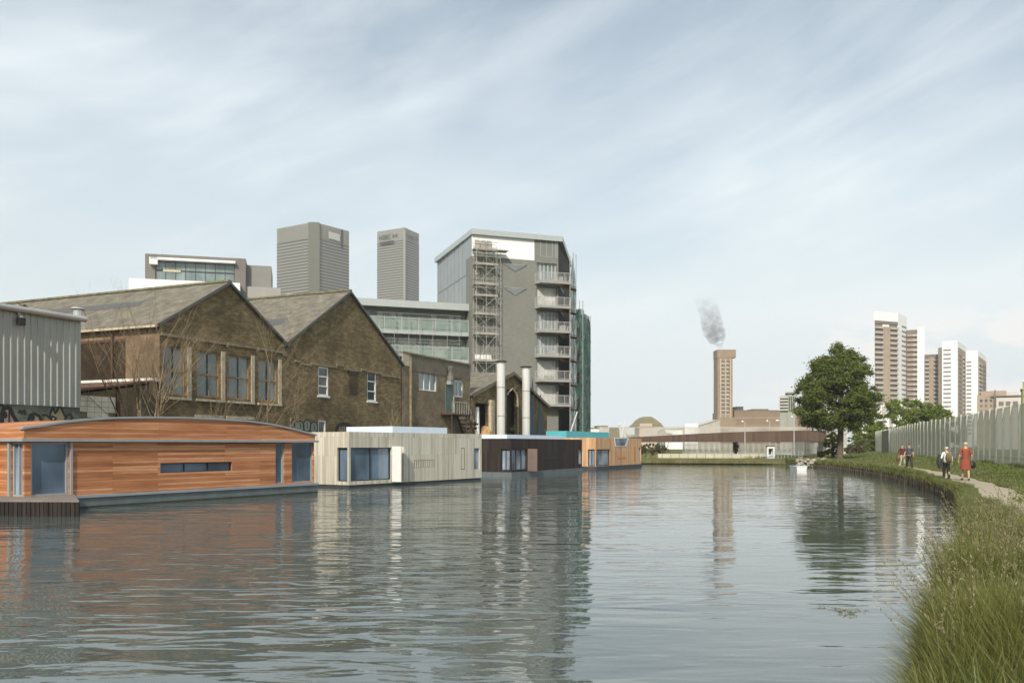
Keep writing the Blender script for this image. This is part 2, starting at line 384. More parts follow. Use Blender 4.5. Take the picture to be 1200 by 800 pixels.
canal=EDGE_S+FAR+LEFT+[(-51,-60),(-14,-60)]
def groundmat():
    t=NT('grass_and_earth_ground'); ob=t.coord()
    f=t.noise(.5,8,ob,.65); f2=t.noise(6,5,ob,.6)
    c=t.ramp(f,[(.35,(.09,.105,.035)),(.5,(.14,.16,.055)),(.66,(.20,.19,.10))])
    c=t.mix(t.math('MULTIPLY',f2,.5),c,(.05,.06,.02)); t.L(c,t.b.inputs['Base Color']); t.setp(Roughness=1.)
    t.b.inputs['Specular IOR Level'].default_value=.1; t.bump(f2,.6,.08); return t.mat
bm=bmesh.new()
def loop(P,z):
    vs=[bm.verts.new((x,y,z)) for x,y in P]; return vs,[bm.edges.new((vs[i],vs[(i+1)%len(vs)])) for i in range(len(vs))]
S=2600
ov,oe=loop([(-S,-S),(S,-S),(S,S),(-S,S)],GZ); cv,ce=loop(canal,GZ)
bmesh.ops.triangle_fill(bm,use_beauty=True,edges=oe+ce,normal=(0,0,1))
low=[bm.verts.new((v.co.x,v.co.y,-1.5)) for v in cv]
for i in range(len(cv)):
    j=(i+1)%len(cv); bm.faces.new((cv[i],cv[j],low[j],low[i]))
me=bpy.data.meshes.new('ground'); bm.to_mesh(me); bm.free(); me.materials.append(groundmat())
o=bpy.data.objects.new('ground',me); C.objects.link(o); tag(o,kind='structure')

def watermat():
    t=NT('canal_water'); tc=t.N('ShaderNodeTexCoord'); ob=tc.outputs['Object']
    def nz(rot,scale,sc,det,rough=.5,dist=0.):
        mp=t.N('ShaderNodeMapping'); mp.inputs['Rotation'].default_value=(0,0,R(rot)); mp.inputs['Scale'].default_value=sc; t.L(ob,mp.inputs['Vector'])
        n=t.N('ShaderNodeTexNoise'); n.inputs['Scale'].default_value=scale; n.inputs['Detail'].default_value=det; n.inputs['Roughness'].default_value=rough; n.inputs['Distortion'].default_value=dist
        t.L(mp.outputs[0],n.inputs['Vector']); return n.outputs['Fac']
    sw=nz(14,.8,(.34,1,1),1.5,.4,.6)       # long swells across the canal
    rp=nz(8,2.5,(.34,1,1),1.5,.5,.8)       # ripples
    fn=nz(-8,7.,(.5,1,1),2)
    # choppier water by the moored houseboats, calm in mid canal and by the towpath bank
    sp=t.N('ShaderNodeSeparateXYZ'); t.L(ob,sp.inputs[0])
    a=t.math('ADD',sp.outputs[0],t.math('MULTIPLY',sp.outputs[1],-.17))
    mr=t.N('ShaderNodeMapRange',interpolation_type='SMOOTHSTEP'); mr.inputs[1].default_value=3.5; mr.inputs[2].default_value=-4.5; mr.inputs[3].default_value=.40; mr.inputs[4].default_value=1.
    pt=nz(0,.09,(1,.6,1),2); a2=t.math('ADD',a,t.math('MULTIPLY',t.math('SUBTRACT',pt,.5),7.)); t.L(a2,mr.inputs[0])
    msk=mr.outputs[0]
    cn=nz(20,.22,(.5,1,1),3,.6); cr=t.N('ShaderNodeMapRange',interpolation_type='SMOOTHSTEP'); cr.inputs[1].default_value=.36; cr.inputs[2].default_value=.64; cr.inputs[3].default_value=.25; cr.inputs[4].default_value=1.; t.L(cn,cr.inputs[0]); chop=cr.outputs[0]
    # distance along the canal calms the fine waves too
    hgt=t.math('ADD',t.math('MULTIPLY',sw,.40),t.math('ADD',t.math('MULTIPLY',t.math('MULTIPLY',rp,chop),.42),t.math('MULTIPLY',fn,.03)))
    hgt=t.math('MULTIPLY',hgt,msk)
    b=t.N('ShaderNodeBump'); b.inputs['Strength'].default_value=1.; b.inputs['Distance'].default_value=.11
    t.L(hgt,b.inputs['Height'])
    t.L(b.outputs['Normal'],t.b.inputs['Normal'])
    t.setp(Roughness=.02,IOR=1.4); t.b.inputs['Specular IOR Level'].default_value=1.
    t.b.inputs['Base Color'].default_value=(.085,.104,.096,1)
    return t.mat
WATER=watermat()
mb=MB(); mb.add([(-75,-70,0),(60,-70,0),(60,110,0),(-75,110,0)],[(0,1,2,3)])
tag(mb.build('water',WATER),kind='structure')

PATHC=[(2.5,-14),(4.4,-3),(6.5,5),(9.6,13),(13.3,22),(17.3,31),(20.1,37.9),(24.75,50.9),(28.9,65),(32,80),(34.6,92),(38.5,110),(46,140)]
PATHS=smooth_poly(PATHC)
mb=MB(); hw=.95
for i in range(len(PATHS)):
    a=Vector(PATHS[max(i-1,0)]); b=Vector(PATHS[min(i+1,len(PATHS)-1)]); d=(b-a).normalized(); n=Vector((d.y,-d.x)); p=Vector(PATHS[i])
    w=hw*(1+.06*math.sin(i*1.7))
    mb.v += [(p.x-n.x*w,p.y-n.y*w,GZ+.02),(p.x+n.x*w,p.y+n.y*w,GZ+.02)]
for i in range(len(PATHS)-1): mb.f.append([2*i,2*i+1,2*i+3,2*i+2]); mb.m.append(0); mb.sm.append(False)
tag(mb.build('towpath',plain('sandy_gravel_path',(.36,.31,.22),.95,.18,1.5,bump=.6)),kind='structure')
# quay strip under the left hand buildings
q=Frame(-37.8+.444*30,30,R(66.05))
mb=MB(); mb.box(-60,74,-.03,1.3,GZ-1.5,GZ+.25); o=mb.build('quay',plain('quay_concrete',(.2,.19,.165),.9,.3,1)); o.location=(q.o[0],q.o[1],0); o.rotation_euler=(0,0,q.a); tag(o,kind='structure')

# ------------------------------------------------------------ houseboats
def window(parent, x0,x1,z0,z1,y, fm, gm, nx=1, nz=1, fw=.06, fd=.08, axis='y', name='window', pane_back=.03):
    """frame mesh with its pane as a sub-part; y is the plane of the frame's front"""
    if x0>x1: x0,x1=x1,x0
    mb=MB()
    def bx(m,a,b,c,d,e,f):
        if axis=='y': m.box(a,b,c,d,e,f)
        else: m.box(c,d,a,b,e,f)
    bx(mb,x0,x1,y,y+fd,z0,z0+fw); bx(mb,x0,x1,y,y+fd,z1-fw,z1)
    bx(mb,x0,x0+fw,y,y+fd,z0+fw,z1-fw); bx(mb,x1-fw,x1,y,y+fd,z0+fw,z1-fw)
    for i in range(1,nx):
        c=x0+(x1-x0)*i/nx; bx(mb,c-fw*.4,c+fw*.4,y+.004,y+fd,z0+fw,z1-fw)
    for i in range(1,nz):
        c=z0+(z1-z0)*i/nz; bx(mb,x0+fw,x1-fw,y+.008,y+fd,c-fw*.4,c+fw*.4)
    f=mb.build(name,fm,parent)
    p=MB(); bx(p,x0+fw*.6,x1-fw*.6,y+fd-.012,y+fd+.012,z0+fw*.6,z1-fw*.6); p.build('pane',gm,f)
    return f
def boat_shell(root, L, Wd, z0, z1, mat, side_holes, front_holes, t=.12):
    mb=MB()
    mb.wall([(0,z0),(L,z0),(L,z1),(0,z1)], side_holes, 0., t)
    mb.wall([(0,z0),(0,z1),(Wd,z1),(Wd,z0)], front_holes, 0., t, axis='x')
    mb.add([(L,0,z0),(L,Wd,z0),(L,Wd,z1),(L,0,z1)],[(0,1,2,3)]); mb.add([(0,Wd,z0),(L,Wd,z0),(L,Wd,z1),(0,Wd,z1)],[(3,2,1,0)])
    return mb.build('wall',mat,root)

# --- cedar boat
fr=Frame(-16,28,math.atan2(9.6,5.85)); L=fr.hit(368)[0]; Wd=5.2
rt=thing('houseboat','long low houseboat clad in red cedar boards with an arched roof, nearest','houseboat',fr.loc(),fr.a,'houseboats moored in a line along the left bank')
mb=MB(); mb.box(-.12,L+.12,-.10,Wd+.1,-.5,.36); mb.box(-.14,L+.14,-.16,Wd+.14,.36,.45,1); mb.build('hull',[M['hull'],M['band']],rt); mb=MB(); mb.box(-.128,L+.128,-.108,Wd+.108,-.4,.07); mb.build('waterline_stain',M['algae'],rt)
z0,z1=.452,2.31
dx0=.22; dx1=fr.hit(81)[0]
s1=fr.hit(188,542.5); s2=fr.hit(272,554); sz1=fr.hit(188,542.5)[1]; sz0=fr.hit(188,554)[1]
w1a,w1b=fr.hit(323)[0],fr.hit(333)[0]; w2a,w2b=fr.hit(342)[0],L-.05
fy=abs(fr.hitx(13)[0])
holes=[(dx0,dx1,z0+.03,z1-.02),(s1[0],s2[0],sz0,sz1),(w1a,w1b,z0+.05,z1-.03),(w2a,w2b,z0+.05,z1-.03)]
boat_shell(rt,L,Wd,z0,z1,M['orange_wood'],holes,[(.10,fy,z0+.03,z1-.02)],.16)
window(rt,dx0,dx1,z0+.03,z1-.02,.06,M['band'],M['boat_glass'],fw=.07,name='glass_door')
window(rt,.10,fy,z0+.03,z1-.02,.06,M['band'],M['boat_glass_pale'],2,1,fw=.07,axis='x',name='glass_door')
window(rt,s1[0],s2[0],sz0,sz1,.08,M['dark_frame'],M['boat_glass'],3,1,fw=.03)
window(rt,w1a,w1b,z0+.05,z1-.03,.06,M['band'],M['boat_glass'],fw=.05)
window(rt,w2a,w2b,z0+.05,z1-.03,.06,M['band'],M['boat_glass'],fw=.05)
mb=MB(); mb.box(dx1+.02,dx1+.10,-.06,0.02,z0,z1); mb.build('door_post',M['band'],rt)
mb=MB(); mb.box(-.06,.02,fy+.02,fy+.12,z0,z1); mb.build('door_post',M['band'],rt)
mb=MB(); mb.box(-.16,L+.16,-.16,Wd+.16,2.312,2.40); mb.build('roof_band',M['band'],rt)
prof=[]
for px,py in ((29,503),(50,499.5),(75,495.5),(100,492.8),(130,490.8),(170,490),(210,490.2),(250,491.6),(290,494.2),(320,498.4),(345,504),(366,510.5)):
    prof.append(fr.hit(px,py,-.04))
prof[0]=(-.04,prof[0][1]); prof[-1]=(L+.04,prof[-1][1])
poly=[(-.04,2.402),(L+.04,2.402)]+list(reversed(prof))
mb=MB(); mb.prism_xz(poly,-.04,Wd+.04); rf=mb.build('roof',M['orange_wood'],rt)
top=[(x+(-.06 if i==0 else .06 if i==len(prof)-1 else 0),z+.003) for i,(x,z) in enumerate(prof)]
mb=MB(); mb.prism_xz(top+[(x,z+.07) for x,z in reversed(top)],-.1,.14); mb.build('roof_skin',M['band'],rf)

# mooring deck beside it
t=thing('landing_stage','low dark slatted timber landing stage floating in front of the cedar houseboat','landing stage',(-13.3,26.2,0),0)
mb=MB(); pl=[(0,0),(-1.5,2.95),(-2.62,1.68),(-7.8,4.8),(-9,4.8),(-9,.9)]
mb.prism_xy([(0,0),(-1.72,3.1),(-2.9,1.75),(-9,5.3),(-9,.55)],.44,.50); mb.build('deck',plain('grey_deck_top',(.2,.17,.15),.8,.2,2),t)
mb=MB(); n=64
for i in range(n):
    a=i/n; b=(i+.86)/n
    mb.add([(-9*a,.55*a+.01,-.25),(-9*b,.55*b+.01,-.25),(-9*b,.55*b+.01,.437),(-9*a,.55*a+.01,.437),(-9*a,.55*a+.06,-.25),(-9*b,.55*b+.06,-.25),(-9*b,.55*b+.06,.437),(-9*a,.55*a+.06,.437)],
       [(0,1,2,3),(0,3,7,4),(1,5,6,2)])
for i in range(22):
    a=i/22; b=(i+.86)/22
    mb.add([(-1.72*a-.0,3.1*a,-.25),(-1.72*b,3.1*b,-.25),(-1.72*b,3.1*b,.437),(-1.72*a,3.1*a,.437)],[(3,2,1,0)])
mb.build('fascia_boards',M['deck_wood'],t)
mb=MB(); mb.prism_xy([(-.2,.12),(-1.72,2.9),(-2.9,1.7),(-8.8,5.1),(-8.8,.8)],-.4,.43); mb.build('float',M['black'],t)

# --- white boat
fr=Frame(-8.23,43.1,math.atan2(9.9,6.35)); L=fr.hit(564.5)[0]; Wd=5.0; z0,z1=.16,2.86
rt=thing('houseboat','flat-roofed houseboat of bleached white vertical boards with a corner window and folded shutter','houseboat',fr.loc(),fr.a,'houseboats moored in a line along the left bank')
mb=MB(); mb.box(.05,L-.05,.05,Wd-.05,-.5,.157); mb.build('hull',M['hull_dark'],rt)
wa=fr.hit(459)[0]; wz0=fr.hit(411,564)[1]; wz1=fr.hit(411,524.3)[1]; fy=abs(fr.hitx(395)[0])
la,lb=fr.hit(484)[0],fr.hit(510)[0]; lz1=fr.hit(484,539)[1]; lz0=fr.hit(484,548)[1]
ea,eb=fr.hit(555.5)[0],L-.22; ez1=fr.hit(556,525)[1]; ez0=fr.hit(556,550)[1]
boat_shell(rt,L,Wd,z0,z1,M['white_wood'],[(.12,wa,wz0,wz1),(la,lb,lz0,lz1),(ea,eb,ez0,ez1)],[(.12,fy,wz0,wz1)],.2)
window(rt,.12,wa,wz0,wz1,.1,M['dark_frame'],M['boat_glass'],2,1,fw=.05)
window(rt,.12,fy,wz0,wz1,.1,M['dark_frame'],M['boat_glass'],1,1,fw=.05,axis='x')
window(rt,ea,eb,ez0,ez1,.05,M['band'],M['boat_glass_pale'],1,1,fw=.04)
mb=MB(); mb.box(la,lb,.1,.14,lz0,lz1); lv=mb.build('louvre',M['dark_frame'],rt)
mb=MB()
for i in range(12):
    x=la+(lb-la)*(i+.5)/12; mb.box(x-.05,x+.01,-.004,.1,lz0+.01,lz1-.01)
mb.build('slats',M['white_wood'],lv)
sa,sb=fr.hit(540)[0],fr.hit(544.5)[0]; q0=fr.hit(540,550)[1]; q1=fr.hit(540,524.5)[1]
mb=MB()
for a in ((sa,sa+.05,q0,q1),(sb-.05,sb,q0,q1),(sa+.05,sb-.05,q1-.05,q1),(sa+.05,sb-.05,q0,q0+.05)): mb.box(a[0],a[1],-.006,.01,a[2],a[3])
mb.build('hatch_frame',plain('weathered_board_edge',(.22,.19,.13),.8,.1),rt)
mb=MB(); mb.box(wa+.02,wa+.08,-.62,-.01,wz0-.12,wz1+.06); mb.build('shutter',M['white_paint'],rt)
mb=MB(); mb.box(wa+.55,wa+.61,-.42,-.01,wz0-.05,wz1+.04); mb.box(wa+.08,wa+.55,-.05,-.01,wz0-.05,wz1+.04); mb.build('shutter',M['white_wood'],rt)
a0=fr.hit(460,505,1.2)[0]; a1=fr.hit(524,505,1.2)[0]
mb=MB(); mb.box(a0,a1,1.2,Wd-.3,z1-.02,3.24); rb=mb.build('roof_light',M['roof_box'],rt)
mb=MB(); mb.box(.04,L-.04,.04,Wd-.04,z1-.08,z1-.035); mb.build('roof',M['band'],rt)

# --- dark boat
fr=Frame(-.06,57.9,math.atan2(11.3,5.76)); L=fr.hit(682)[0]; Wd=5.0; z0,z1=.34,2.63
rt=thing('houseboat','flat-roofed houseboat clad in almost black vertical boards, between the white and the tan houseboats','houseboat',fr.loc(),fr.a,'houseboats moored in a line along the left bank')
mb=MB(); mb.box(-.03,L+.03,-.05,Wd+.05,-.5,.336); mb.build('hull',M['hull'],rt)
wa=fr.hit(618)[0]; wz0=fr.hit(601,551)[1]; wz1=fr.hit(601,526.3)[1]; fy=abs(fr.hitx(587)[0])
ea,eb=fr.hit(678)[0],L-.15; ez1=fr.hit(678,527)[1]; ez0=fr.hit(678,543.5)[1]
boat_shell(rt,L,Wd,z0,z1,M['dark_wood'],[(.10,wa,wz0,wz1),(ea,eb,ez0,ez1)],[(.10,fy,wz0,wz1)],.15)
window(rt,.10,wa,wz0,wz1,.07,M['dark_frame'],M['boat_glass_pale'],3,1,fw=.05)
window(rt,.10,fy,wz0,wz1,.07,M['dark_frame'],M['boat_glass_pale'],2,1,fw=.05,axis='x')
window(rt,ea,eb,ez0,ez1,.05,M['band'],M['curtain'],1,1,fw=.04)
mb=MB(); mb.box(wa+.02,wa+.08,-.75,-.01,wz0-.1,wz1+.03); mb.build('shutter',plain('brown_shutter',(.17,.12,.105),.7,.1),rt)
ga,gb=fr.hit(638)[0],fr.hit(652)[0]; gz=fr.hit(640,536)[1]
mb=MB(); mb.box(ga,gb,-.012,.01,gz-.08,gz+.04); mb.build('vent_slot',M['black'],rt)
a0=fr.hit(600,512,1.2)[0]; a1=L-.9
mb=MB(); mb.box(a0-.6,a1,1.3,Wd-.4,z1-.02,2.93); mb.build('roof_light',M['roof_box'],rt)
mb=MB(); mb.box(.04,L-.04,.04,Wd-.04,z1-.08,z1-.035); mb.build('roof',M['band'],rt)

# --- tan boat
fr=Frame(7.2,73.3,math.atan2(10.2,5.5)); L=fr.hit(751.5)[0]; Wd=5.0; z0,z1=.34,2.82
rt=thing('houseboat','flat-roofed houseboat of fresh tan boards with a turquoise roof box, farthest of the row','houseboat',fr.loc(),fr.a,'houseboats moored in a line along the left bank')
mb=MB(); mb.box(-.03,L+.03,-.05,Wd+.05,-.5,.336); mb.build('hull',M['hull_dark'],rt)
wa=fr.hit(715)[0]; wz0=fr.hit(699,546)[1]; wz1=fr.hit(699,526.3)[1]; fy=abs(fr.hitx(689)[0])
ea,eb=fr.hit(748.8)[0],L-.12; ez1=fr.hit(749,524)[1]; ez0=fr.hit(749,540)[1]
ga,gb=fr.hit(722.5)[0],fr.hit(733)[0]; gz=fr.hit(723,536)[1]
boat_shell(rt,L,Wd,z0,z1,M['tan_wood'],[(.10,wa,wz0,wz1),(ea,eb,ez0,ez1)],[(.10,fy,wz0,wz1)],.15)
window(rt,.10,wa,wz0,wz1,.07,M['dark_frame'],M['boat_glass_pale'],1,1,fw=.07)
window(rt,.10,fy,wz0,wz1,.07,M['dark_frame'],M['boat_glass_pale'],2,1,fw=.06,axis='x')
window(rt,ea,eb,ez0,ez1,.05,M['band'],M['boat_glass_pale'],1,1,fw=.04)
mb=MB(); mb.box(ga,gb,-.02,.01,gz-.1,gz+.07); mb.build('vent_slot',plain('bright_orange_timber',(.6,.24,.06),.7,.1),rt)
ga,gb=fr.hit(742.5)[0],fr.hit(744.3)[0]
mb=MB(); mb.box(ga,gb,-.02,.01,fr.hit(742,540)[1],fr.hit(742,523)[1]); mb.build('vent_slot',plain('bright_orange_timber',(.6,.24,.06),.7,.1),rt)
ga,gb=fr.hit(719.5)[0],fr.hit(737)[0]; 
mb=MB(); mb.prism_xz([(ga+.35,z1-.78),(gb-.75,z1-.78),(gb,z1+.03),(ga,z1+.03)],-.03,.03); nb=mb.build('balcony_screen',M['white_paint'],rt)
mb=MB(); mb.prism_xz([(ga+.45,z1-.70),(gb-1.15,z1-.70),(gb-.5,z1-.04),(ga+.14,z1-.04)],-.045,-.031); mb.build('pane',M['boat_glass_pale'],nb)
mb=MB(); mb.box(.3,L-1.2,2.9,Wd-.1,z1-.02,3.42); mb.build('roof_box',M['cyan_box'],rt)
mb=MB(); mb.box(.04,L-.04,.04,Wd-.04,z1-.08,z1-.035); mb.build('roof',M['band'],rt)

# ------------------------------------------------------------ left bank: shed
fr=Frame(-19.2,38,R(66.05)); XL=-16.
rt=thing('metal_shed','grey corrugated steel shed on a graffiti painted brick base, at the left edge','shed',fr.loc(),fr.a)
ztop=7.72; zb=3.86
mb=MB(); x=XL; pts=[]
while x<0:
    pts+= [(x,0.),(x+.14,0.),(x+.17,-.045),(x+.215,-.045),(x+.245,0.)]; x+=.305
pts=[p for p in pts if p[0]<0]+[(0,0)]
for i in range(len(pts)-1):
    (a,b),(c,d)=pts[i],pts[i+1]
    mb.add([(a,b,zb),(c,d,zb),(c,d,ztop),(a,b,ztop)],[(0,1,2,3)])
mb.add([(0,0,zb),(0,11,zb),(0,11,ztop),(0,0,ztop)],[(0,1,2,3)]); mb.add([(XL,0,zb),(XL,11,zb),(XL,11,ztop),(XL,0,ztop)],[(3,2,1,0)])
mb.add([(XL,11,zb),(0,11,zb),(0,11,ztop),(XL,11,ztop)],[(3,2,1,0)])
mb.build('cladding',M['corr'],rt)
mb=MB(); mb.box(XL,.02,-.12,11,ztop,ztop+.12); rf=mb.build('roof',M['corr'],rt)
mb=MB(); mb.tube([(XL,-.16,ztop+.06),(.12,-.16,ztop+.06)],.13,8); mb.build('gutter',plain('pale_gutter',(.36,.37,.35),.6,.15),rt)
mb=MB(); mb.box(XL,-.02,.03,10.9,0,zb); bw=mb.build('base_wall',brick('teal_painted_brick',(.21,.235,.19),(.17,.20,.165),(.12,.135,.11),stain=(.12,.135,.105)),rt)
# graffiti: big rounded shapes, a crowned face with one eye (all unreadable swirls), painted on the base wall
def graf(parent, strokes, name='graffiti'):
    for k,(kind,pts,col,d) in enumerate(strokes):
        mb=MB(); P=[fr_g.hit(px,py,0.) for px,py in pts]
        if kind=='fill':
            n=len(P); mb.add([(x,yg-d,z) for x,z in P],[tuple(range(n))])
        else:
            for a,b in zip(P[:-1],P[1:]):
                v=Vector((b[0]-a[0],b[1]-a[1])); 
                if v.length<1e-4: continue
                v.normalize(); w=kind*.5; nn=(-v.y*w,v.x*w); e=(v.x*w*.6,v.y*w*.6)
                mb.add([(a[0]-e[0]-nn[0],yg-d,a[1]-e[1]-nn[1]),(b[0]+e[0]-nn[0],yg-d,b[1]+e[1]-nn[1]),(b[0]+e[0]+nn[0],yg-d,b[1]+e[1]+nn[1]),(a[0]-e[0]+nn[0],yg-d,a[1]-e[1]+nn[1])],[(0,1,2,3)]); d+=.0006
        mb.build(name,col,parent)
GP=plain('graffiti_dusty_pink',(.40,.27,.23),.8,.15); GK=plain('graffiti_black_line',(.02,.025,.02),.8,.1); GO=plain('graffiti_olive',(.25,.225,.12),.8,.2); GW=plain('graffiti_white',(.6,.62,.55),.8,.1); GG=plain('graffiti_dark_green',(.07,.09,.04),.8,.2)
fr_g=fr; yg=.03
graf(bw,[('fill',[(0,505),(0,489),(4,497),(4,505)],GG,.004),('fill',[(26,503),(33,490),(36,486),(30,503)],GG,.004),
 ('fill',[(10,503),(24,503),(18,490),(13,484),(12,478.5)],GG,.003),
 ('fill',[(5,505),(3,490),(3.5,482),(6,478),(10,477.5),(13,480),(15,490),(20,499),(22,505)],GP,.008),
 (.16,[(6,504),(3,495),(2.8,484),(5,478.5),(9,477.3),(12.5,479),(15,486),(20,494),(26,499)],GK,.012),
 (.07,[(11,481),(11,490),(11.5,502)],GK,.014),(.09,[(5,487),(7,483),(8,487),(6,489)],GK,.014),
 ('fill',[(31,503),(35,491),(37,486),(42,485),(46,488),(48,493),(47,501)],GP,.008),
 (.14,[(34,492),(36,486),(41,484.6),(46,487),(48.5,492),(49,500)],GK,.012),(.12,[(36,489),(40,488.5),(34,499)],GK,.013),
 ('fill',[(52,500),(53,488),(56,487),(58,490),(60,483),(62.5,479.5),(65,485),(68,481),(70,475.5),(73,482),(76,489),(78,494),(78,498)],GO,.008),
 (.09,[(50,486),(54,486),(58,489),(60,482),(62.5,478),(65,484),(68,480),(70,474.5),(73,480),(76,487)],GK,.012),
 (.11,[(59,490),(62,488),(66,490),(63,493.5),(60,491)],GK,.013),('fill',[(62,489.6),(64,489.6),(63.4,491.3),(62.2,491.3)],GW,.016),
 (.08,[(22,483),(25,481),(26,484),(29,480),(30,485)],GK,.012),(.08,[(0,474),(3,474.5),(5,477)],GK,.012),
 (.09,[(76,491),(79,486),(83,485),(85,489),(82,493),(79,497)],GK,.012)])
# small things on the shed
t=thing('flue_cowl','short shiny steel flue with a flat cap on the shed roof','flue',(*(lambda a:(fr.o[0]+fr.u[0]*a[0]+fr.v[0]*2.2, fr.o[1]+fr.u[1]*a[0]+fr.v[1]*2.2))(fr.hit(91,365,2.2)),ztop+.12),fr.a)
mb=MB(); mb.tube([(0,0,0),(0,0,.72)],.19,14); mb.build('pipe',plain('shiny_steel',(.6,.6,.58),.25,.1,metal=.8),t)
mb=MB(); mb.tube([(0,0,.76),(0,0,.84)],[.32,.26],14); mb.tube([(0,0,.70),(0,0,.77)],.10,8); mb.build('cap',M['tube'],t)
lx,lz=fr.hit(24.5,372,-.2)
t=thing('wall_floodlight','small dark floodlight on a bracket at the top of the shed wall','floodlight',(fr.o[0]+fr.u[0]*lx,fr.o[1]+fr.u[1]*lx,7.0),fr.a)
mb=MB(); mb.box(-.12,.12,-.34,-.1,.12,.42); mb.build('lamp_head',M['black'],t)
mb=MB(); mb.box(-.05,.05,-.3,-.02,.42,.5); mb.box(-.05,.05,-.12,-.05,.45,.98); mb.build('bracket',M['tube'],t)

# leaf clusters shared by trees and shrubs
def leaves(cents, rads, n, size, mat, name, parent, droop=.75, seed=1, flat=.62, shell=.45):
    r=np.random.default_rng(seed); cents=np.array(cents,float); rads=np.array(rads,float)
    w=rads**2; k=r.choice(len(cents),n,p=w/w.sum())
    d=r.normal(size=(n,3)); d/=np.linalg.norm(d,axis=1)[:,None]
    rr=np.minimum(np.abs(r.normal(size=n))*.52+shell*.35,1.5)
    p=cents[k]+d*(rads[k]*rr)[:,None]*np.array([1,1,flat])
    a=r.normal(size=(n,3)); a[:,2]*=.6; a/=np.linalg.norm(a,axis=1)[:,None]
    b=np.cross(a,d+.3*r.normal(size=(n,3))); b/=np.linalg.norm(b,axis=1)[:,None]+1e-9
    s=size*(.6+.8*r.random(n))[:,None]
    V=np.stack([p-a*s*.5, p+b*s*.32, p+a*s*.55+np.array([0,0,-.1])*s, p-b*s*.32],1).reshape(-1,3)
    F=np.arange(n*4).reshape(n,4)
    return npmesh(name,V,F,mat,parent)
def shrub(name,label,cat,loc,blobs,n,size,mat,group=None,seed=1,stem=True):
    t=thing(name,label,cat,loc,0,group)
    cs=[];rs=[]; r=random.Random(seed)
    for (x,y,z,rad) in blobs:
        for i in range(max(3,int(8*min(rad,3)))):
            a=r.uniform(0,6.28); e=r.uniform(-.35,1.); rr=rad*.72
            cs.append((x+math.cos(a)*rr*math.sqrt(1-e*e*.9),y+math.sin(a)*rr*math.sqrt(1-e*e*.9),z+e*rr*.85)); rs.append(rad*r.uniform(.25,.48))
    leaves(cs,rs,n,size,mat,'foliage',t,seed=seed,shell=.2)
    if stem:
        mb=MB()
        for (x,y,z,rad) in blobs[:6]: mb.tube([(x*.3,y*.3,0),(x*.8,y*.8,z*.5),(x,y,z+rad*.3)],[.12*rad+.02,.07*rad+.015,.02],5)
        mb.build('stem',M['bark'],t)
    return t
shx,_=fr.hit(19,356,.9)
shrub('roof_weeds','tuft of grey-green weeds growing on the shed roof edge','weeds',(fr.o[0]+fr.u[0]*shx+fr.v[0]*.9,fr.o[1]+fr.u[1]*shx+fr.v[1]*.9,ztop+.12),[(0,0,.18,.25),(.25,.1,.15,.2),(-.3,0,.12,.18)],500,.07,M['leaf_dry'],seed=3)

# ------------------------------------------------------------ brick workshops
FB=Frame(-19,46,R(66.05)); fr=FB
def gable_building(label, xa, xb, zpk, depth, holes, wins, zeL=8.7, group=None, side_mat=None, eave_over=.25):
    rt=thing('brick_workshop',label,'workshop',(FB.o[0]+FB.u[0]*xa,FB.o[1]+FB.u[1]*xa,0),FB.a,group)
    w=xb-xa; xm=w/2
    out=[(0,0),(w,0),(w,zeL),(xm,zpk),(0,zeL)]
    H2=[(a-xa,b-xa,c,d) for a,b,c,d in holes]
    mb=MB(); mb.wall(out,H2,0.,.28)
    mb.add([(w,0,0),(w,depth,0),(w,depth,zeL),(w,0,zeL)],[(0,1,2,3)])
    mb.add([(0,depth,0),(w,depth,0),(w,depth,zeL),(xm,depth,zpk),(0,depth,zeL)],[(4,3,2,1,0)])
    mb.add([(0,0,0),(0,depth,0),(0,depth,zeL),(0,0,zeL)],[(3,2,1,0)],1)
    wl=mb.build('wall',[M['brick'],side_mat or M['brick']],rt)
    s=(zpk-zeL)/xm; mb=MB()
    for sx in (0,1):
        e=-eave_over if sx==0 else w+eave_over
        ze=zeL-s*eave_over
        v=[(e,-.12,ze),(xm,-.12,zpk),(xm,depth+.1,zpk),(e,depth+.1,ze)]
        v=v+[(a,b,c+.14) for a,b,c in v]
        mb.add(v,[(0,1,2,3),(4,5,6,7),(0,1,5,4),(1,2,6,5),(2,3,7,6),(3,0,4,7)])
    rf=mb.build('roof',M['roof'],rt,recalc=True)
    mb=MB(); mb.box(xm-.16,xm+.16,-.15,depth+.12,zpk+.12,zpk+.24); mb.build('ridge',M['moss'],rf)
    for sx in (0,1):      # verge boards
        e=-eave_over if sx==0 else w+eave_over; ze=zeL-s*eave_over
        mb=MB(); mb.add([(e,-.2,ze-.02),(xm,-.2,zpk-.02),(xm,-.2,zpk+.15),(e,-.2,ze+.15),(e,-.125,ze-.02),(xm,-.125,zpk-.02),(xm,-.125,zpk+.15),(e,-.125,ze+.15)],[(0,1,2,3),(4,7,6,5),(0,4,5,1),(3,2,6,7)])
        mb.build('verge_board',M['slate'],rt,recalc=True)
    return rt,rf,w,xm,s
def hz(px,py=HY,y=0): return FB.hit(px,py,y)
XA=0; XM=FB.hit(334)[0]; XB=FB.hit(470)[0]
ww=[(190,219),(231,259),(268,294),(303,326)]
zt=7.58; zbm=4.93
tall=[(hz(a)[0],hz(b)[0],zbm,zt) for a,b in ww]
lowh=[(hz(a)[0],hz(b)[0],1.6,3.72) for a,b in ((231,259),(268,294))]
rt,rf,w,xm,s=gable_building('brown brick gabled workshop with four tall sash windows, behind the cedar houseboat',0,XM,11.75,30,tall+lowh,None,side_mat=M['brick_side'],group='brick gabled workshops on the left bank')
